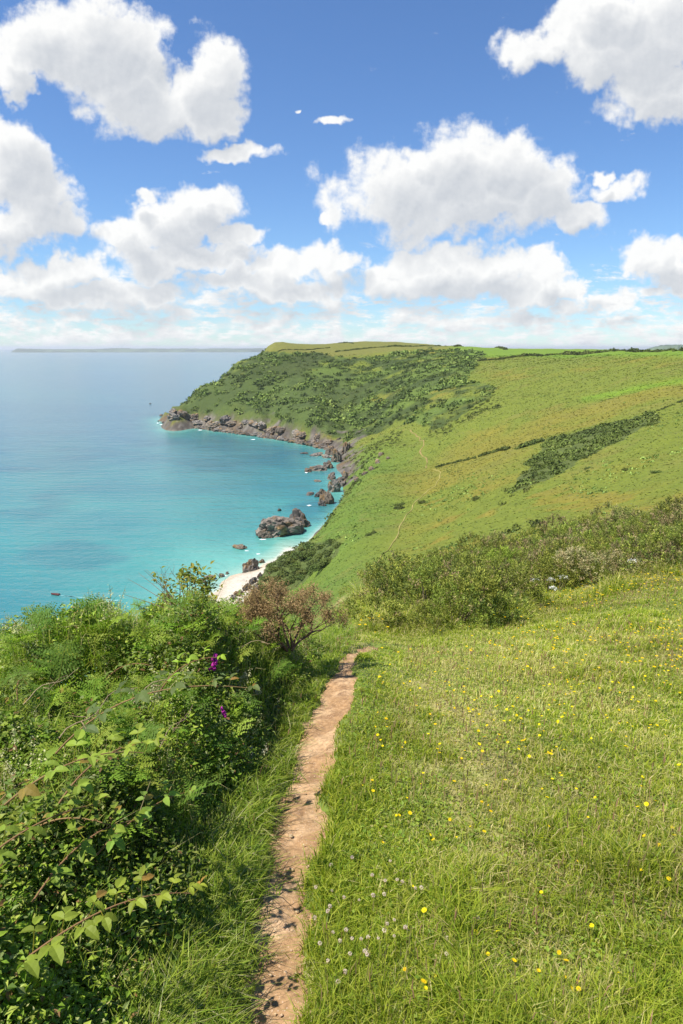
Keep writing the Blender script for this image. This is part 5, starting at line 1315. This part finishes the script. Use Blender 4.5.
def group(name, build):
    g = bpy.data.node_groups.new(name, 'ShaderNodeTree')
    g.interface.new_socket('P', in_out='INPUT', socket_type='NodeSocketVector'); g.interface.new_socket('F', in_out='OUTPUT', socket_type='NodeSocketFloat')
    gi = g.nodes.new('NodeGroupInput'); go = g.nodes.new('NodeGroupOutput'); g.links.new(build(g, gi.outputs[0]), go.inputs[0]); return g
def puffs(g, P):                                     # broad shape of each cloud from its puffs
    acc = None
    for (x, y, rx, ry, wt) in PUFFS:
        X, Y, Z = ray(x, y); u, v = float(X / Y), float(Z / Y); iu, iv = 1 / float(rx / FPX / Y * .97), 1 / float(ry / FPX / Y / Y * 1.0)
        d = vm(g, 'LENGTH', vm(g, 'MULTIPLY_ADD', P, (iu, iv, 0.), (-u * iu, -v * iv, math.sqrt(max(0, 1 - wt)) * .55)))
        acc = d if acc is None else mathn(g, 'MINIMUM', acc, d)
    return mathn(g, 'MINIMUM', mathn(g, 'SUBTRACT', 1.0, acc), .70)
def fine(g, P):                                      # cauliflower detail on their rims and faces
    a = noise_n(g, P, 15.0, 5, .60, dim='2D'); b = noise_n(g, P, 58.0, 5, .62, dim='2D')
    return mathn(g, 'ADD', mathn(g, 'MULTIPLY_ADD', a.outputs[0], .95, -.475), mathn(g, 'MULTIPLY_ADD', b.outputs[0], .36, -.18))
def rows(g, P):                                      # the packed low rows of small far cumulus
    sp_ = g.nodes.new('ShaderNodeSeparateXYZ'); g.links.new(P, sp_.inputs[0])
    nl = noise_n(g, vm(g, 'MULTIPLY', P, (15, 42, 1)), 1.0, 7, .64, dim='2D'); n2 = noise_n(g, vm(g, 'MULTIPLY', P, (34, 120, 1)), 1.0, 5, .62, dim='2D')
    env = ramp(g, mathn(g, 'MULTIPLY', sp_.outputs[1], 5.0), [(0.0, (.44,) * 3), (.06, (.57,) * 3), (.25, (.55,) * 3), (.46, (.45,) * 3), (.64, (.12,) * 3), (1, (0,) * 3)])
    low = mathn(g, 'MAXIMUM', mathn(g, 'MULTIPLY_ADD', nl.outputs[0], 1.7, -.85), mathn(g, 'MULTIPLY_ADD', n2.outputs[0], 1.5, -.82))
    return mathn(g, 'ADD', low, mathn(g, 'SUBTRACT', env, .36))
G_P, G_F, G_R = group('cloud_puffs', puffs), group('cloud_detail', fine), group('cloud_rows', rows)
tc = nd(nt, 'ShaderNodeTexCoord'); sx_ = nd(nt, 'ShaderNodeSeparateXYZ'); lk(nt, tc, 'Generated', sx_, 0)
yy = mathn(nt, 'MAXIMUM', mathn(nt, 'ABSOLUTE', sx_.outputs[1]), .25)
cb = nd(nt, 'ShaderNodeCombineXYZ'); nt.links.new(mathn(nt, 'DIVIDE', sx_.outputs[0], yy), cb.inputs[0]); nt.links.new(mathn(nt, 'DIVIDE', sx_.outputs[2], yy), cb.inputs[1])
P0 = cb.outputs[0]
wa = noise_n(nt, P0, 7.0, 2, .5, dim='2D'); wb = noise_n(nt, P0, 24.0, 3, .55, dim='2D')
P1 = vm(nt, 'MULTIPLY_ADD', wa.outputs['Color'], (.075, .06, 0), P0); P1 = vm(nt, 'MULTIPLY_ADD', wb.outputs['Color'], (.055, .045, 0), P1); P1 = vm(nt, 'ADD', P1, (-.065, -.0525, 0))
def use(g, vec, off=(0, 0, 0)):
    n = nt.nodes.new('ShaderNodeGroup'); n.node_tree = g; nt.links.new(vm(nt, 'ADD', vec, off), n.inputs[0]); return n.outputs[0]
f0 = use(G_F, P0); fN = use(G_F, P0, (-.005, .0085, 0)); r0 = use(G_R, P0); rN = use(G_R, P0, (-.003, .010, 0))
p0 = use(G_P, P1); pS = use(G_P, P1, (-.020, .030, 0))
F0 = mathn(nt, 'MAXIMUM', mathn(nt, 'ADD', p0, f0), r0)
alpha = nt.nodes.new('ShaderNodeMapRange'); alpha.interpolation_type = 'SMOOTHSTEP'; nt.links.new(F0, alpha.inputs[0]); alpha.inputs[1].default_value = .0; alpha.inputs[2].default_value = .40
thick = mathn(nt, 'MAXIMUM', mathn(nt, 'ADD', mathn(nt, 'MULTIPLY', pS, .95), mathn(nt, 'MULTIPLY', f0, .25)), mathn(nt, 'MULTIPLY', rN, .75))
lit = mathn(nt, 'EXPONENT', mathn(nt, 'MULTIPLY', mathn(nt, 'MAXIMUM', mathn(nt, 'SUBTRACT', thick, .10), 0.0), -1.4))
lit = mathn(nt, 'ADD', lit, mathn(nt, 'MULTIPLY', mathn(nt, 'SUBTRACT', f0, fN), .5), clamp=True)
cloudc = mixc(nt, lit, (.40, .45, .53), (1.0, 1.0, .985))
sky = nd(nt, 'ShaderNodeTexSky', sky_type='NISHITA', sun_disc=False, sun_elevation=SUN_EL, sun_rotation=SUN_AZ, air_density=1.0, dust_density=0.0, ozone_density=1.5, altitude=80)
skyc = mixc(nt, 1.0, sky.outputs[0], (.515, .68, .90), 'MULTIPLY')
el = mathn(nt, 'GREATER_THAN', sx_.outputs[2], 0.0)
cl = mixc(nt, 1.0, cloudc, (6.0, 6.0, 6.0), 'MULTIPLY')
fin = mixc(nt, mathn(nt, 'MULTIPLY', mathn(nt, 'MULTIPLY', alpha.outputs[0], el), .98), skyc, cl)
bg = nd(nt, 'ShaderNodeBackground', i_Strength=.10); nt.links.new(fin, bg.inputs[0])
out = nd(nt, 'ShaderNodeOutputWorld'); lk(nt, bg, 0, out, 0)
w.cycles.sampling_method = 'MANUAL'; w.cycles.sample_map_resolution = 512

# the sea air between here and the far coast
HZ = 4.5e-5
mh, nt = new_mat('sea_air')
pv = nd(nt, 'ShaderNodeVolumePrincipled'); pv.inputs['Color'].default_value = (.90, .95, 1.0, 1); pv.inputs['Density'].default_value = HZ; pv.inputs['Anisotropy'].default_value = .2
o = nd(nt, 'ShaderNodeOutputMaterial'); lk(nt, pv, 0, o, 'Volume')
mb = MB()
x0, x1, y0, y1, z0, z1 = -60000, 60000, -3000, 60000, -120, 150
vv = np.array([(x, y, z) for x in (x0, x1) for y in (y0, y1) for z in (z0, z1)])
mb.add(vv, quads=[(0, 1, 3, 2), (4, 6, 7, 5), (0, 4, 5, 1), (2, 3, 7, 6), (0, 2, 6, 4), (1, 5, 7, 3)])
hz = tag(obj('haze', mb.data('haze'), mh), kind='stuff')
mh.cycles.homogeneous_volume = True

sc.view_settings.view_transform = 'Standard'; sc.view_settings.look = 'None'
sc.view_settings.exposure = 0.76; sc.view_settings.gamma = 1.0
sc.cycles.use_denoising = True
try: sc.cycles.denoiser = 'OPENIMAGEDENOISE'
except Exception: pass
sc.cycles.max_bounces = 6; sc.cycles.diffuse_bounces = 3; sc.cycles.glossy_bounces = 2; sc.cycles.transmission_bounces = 3; sc.cycles.volume_bounces = 0; sc.cycles.transparent_max_bounces = 4
sc.cycles.caustics_reflective = False; sc.cycles.caustics_refractive = False
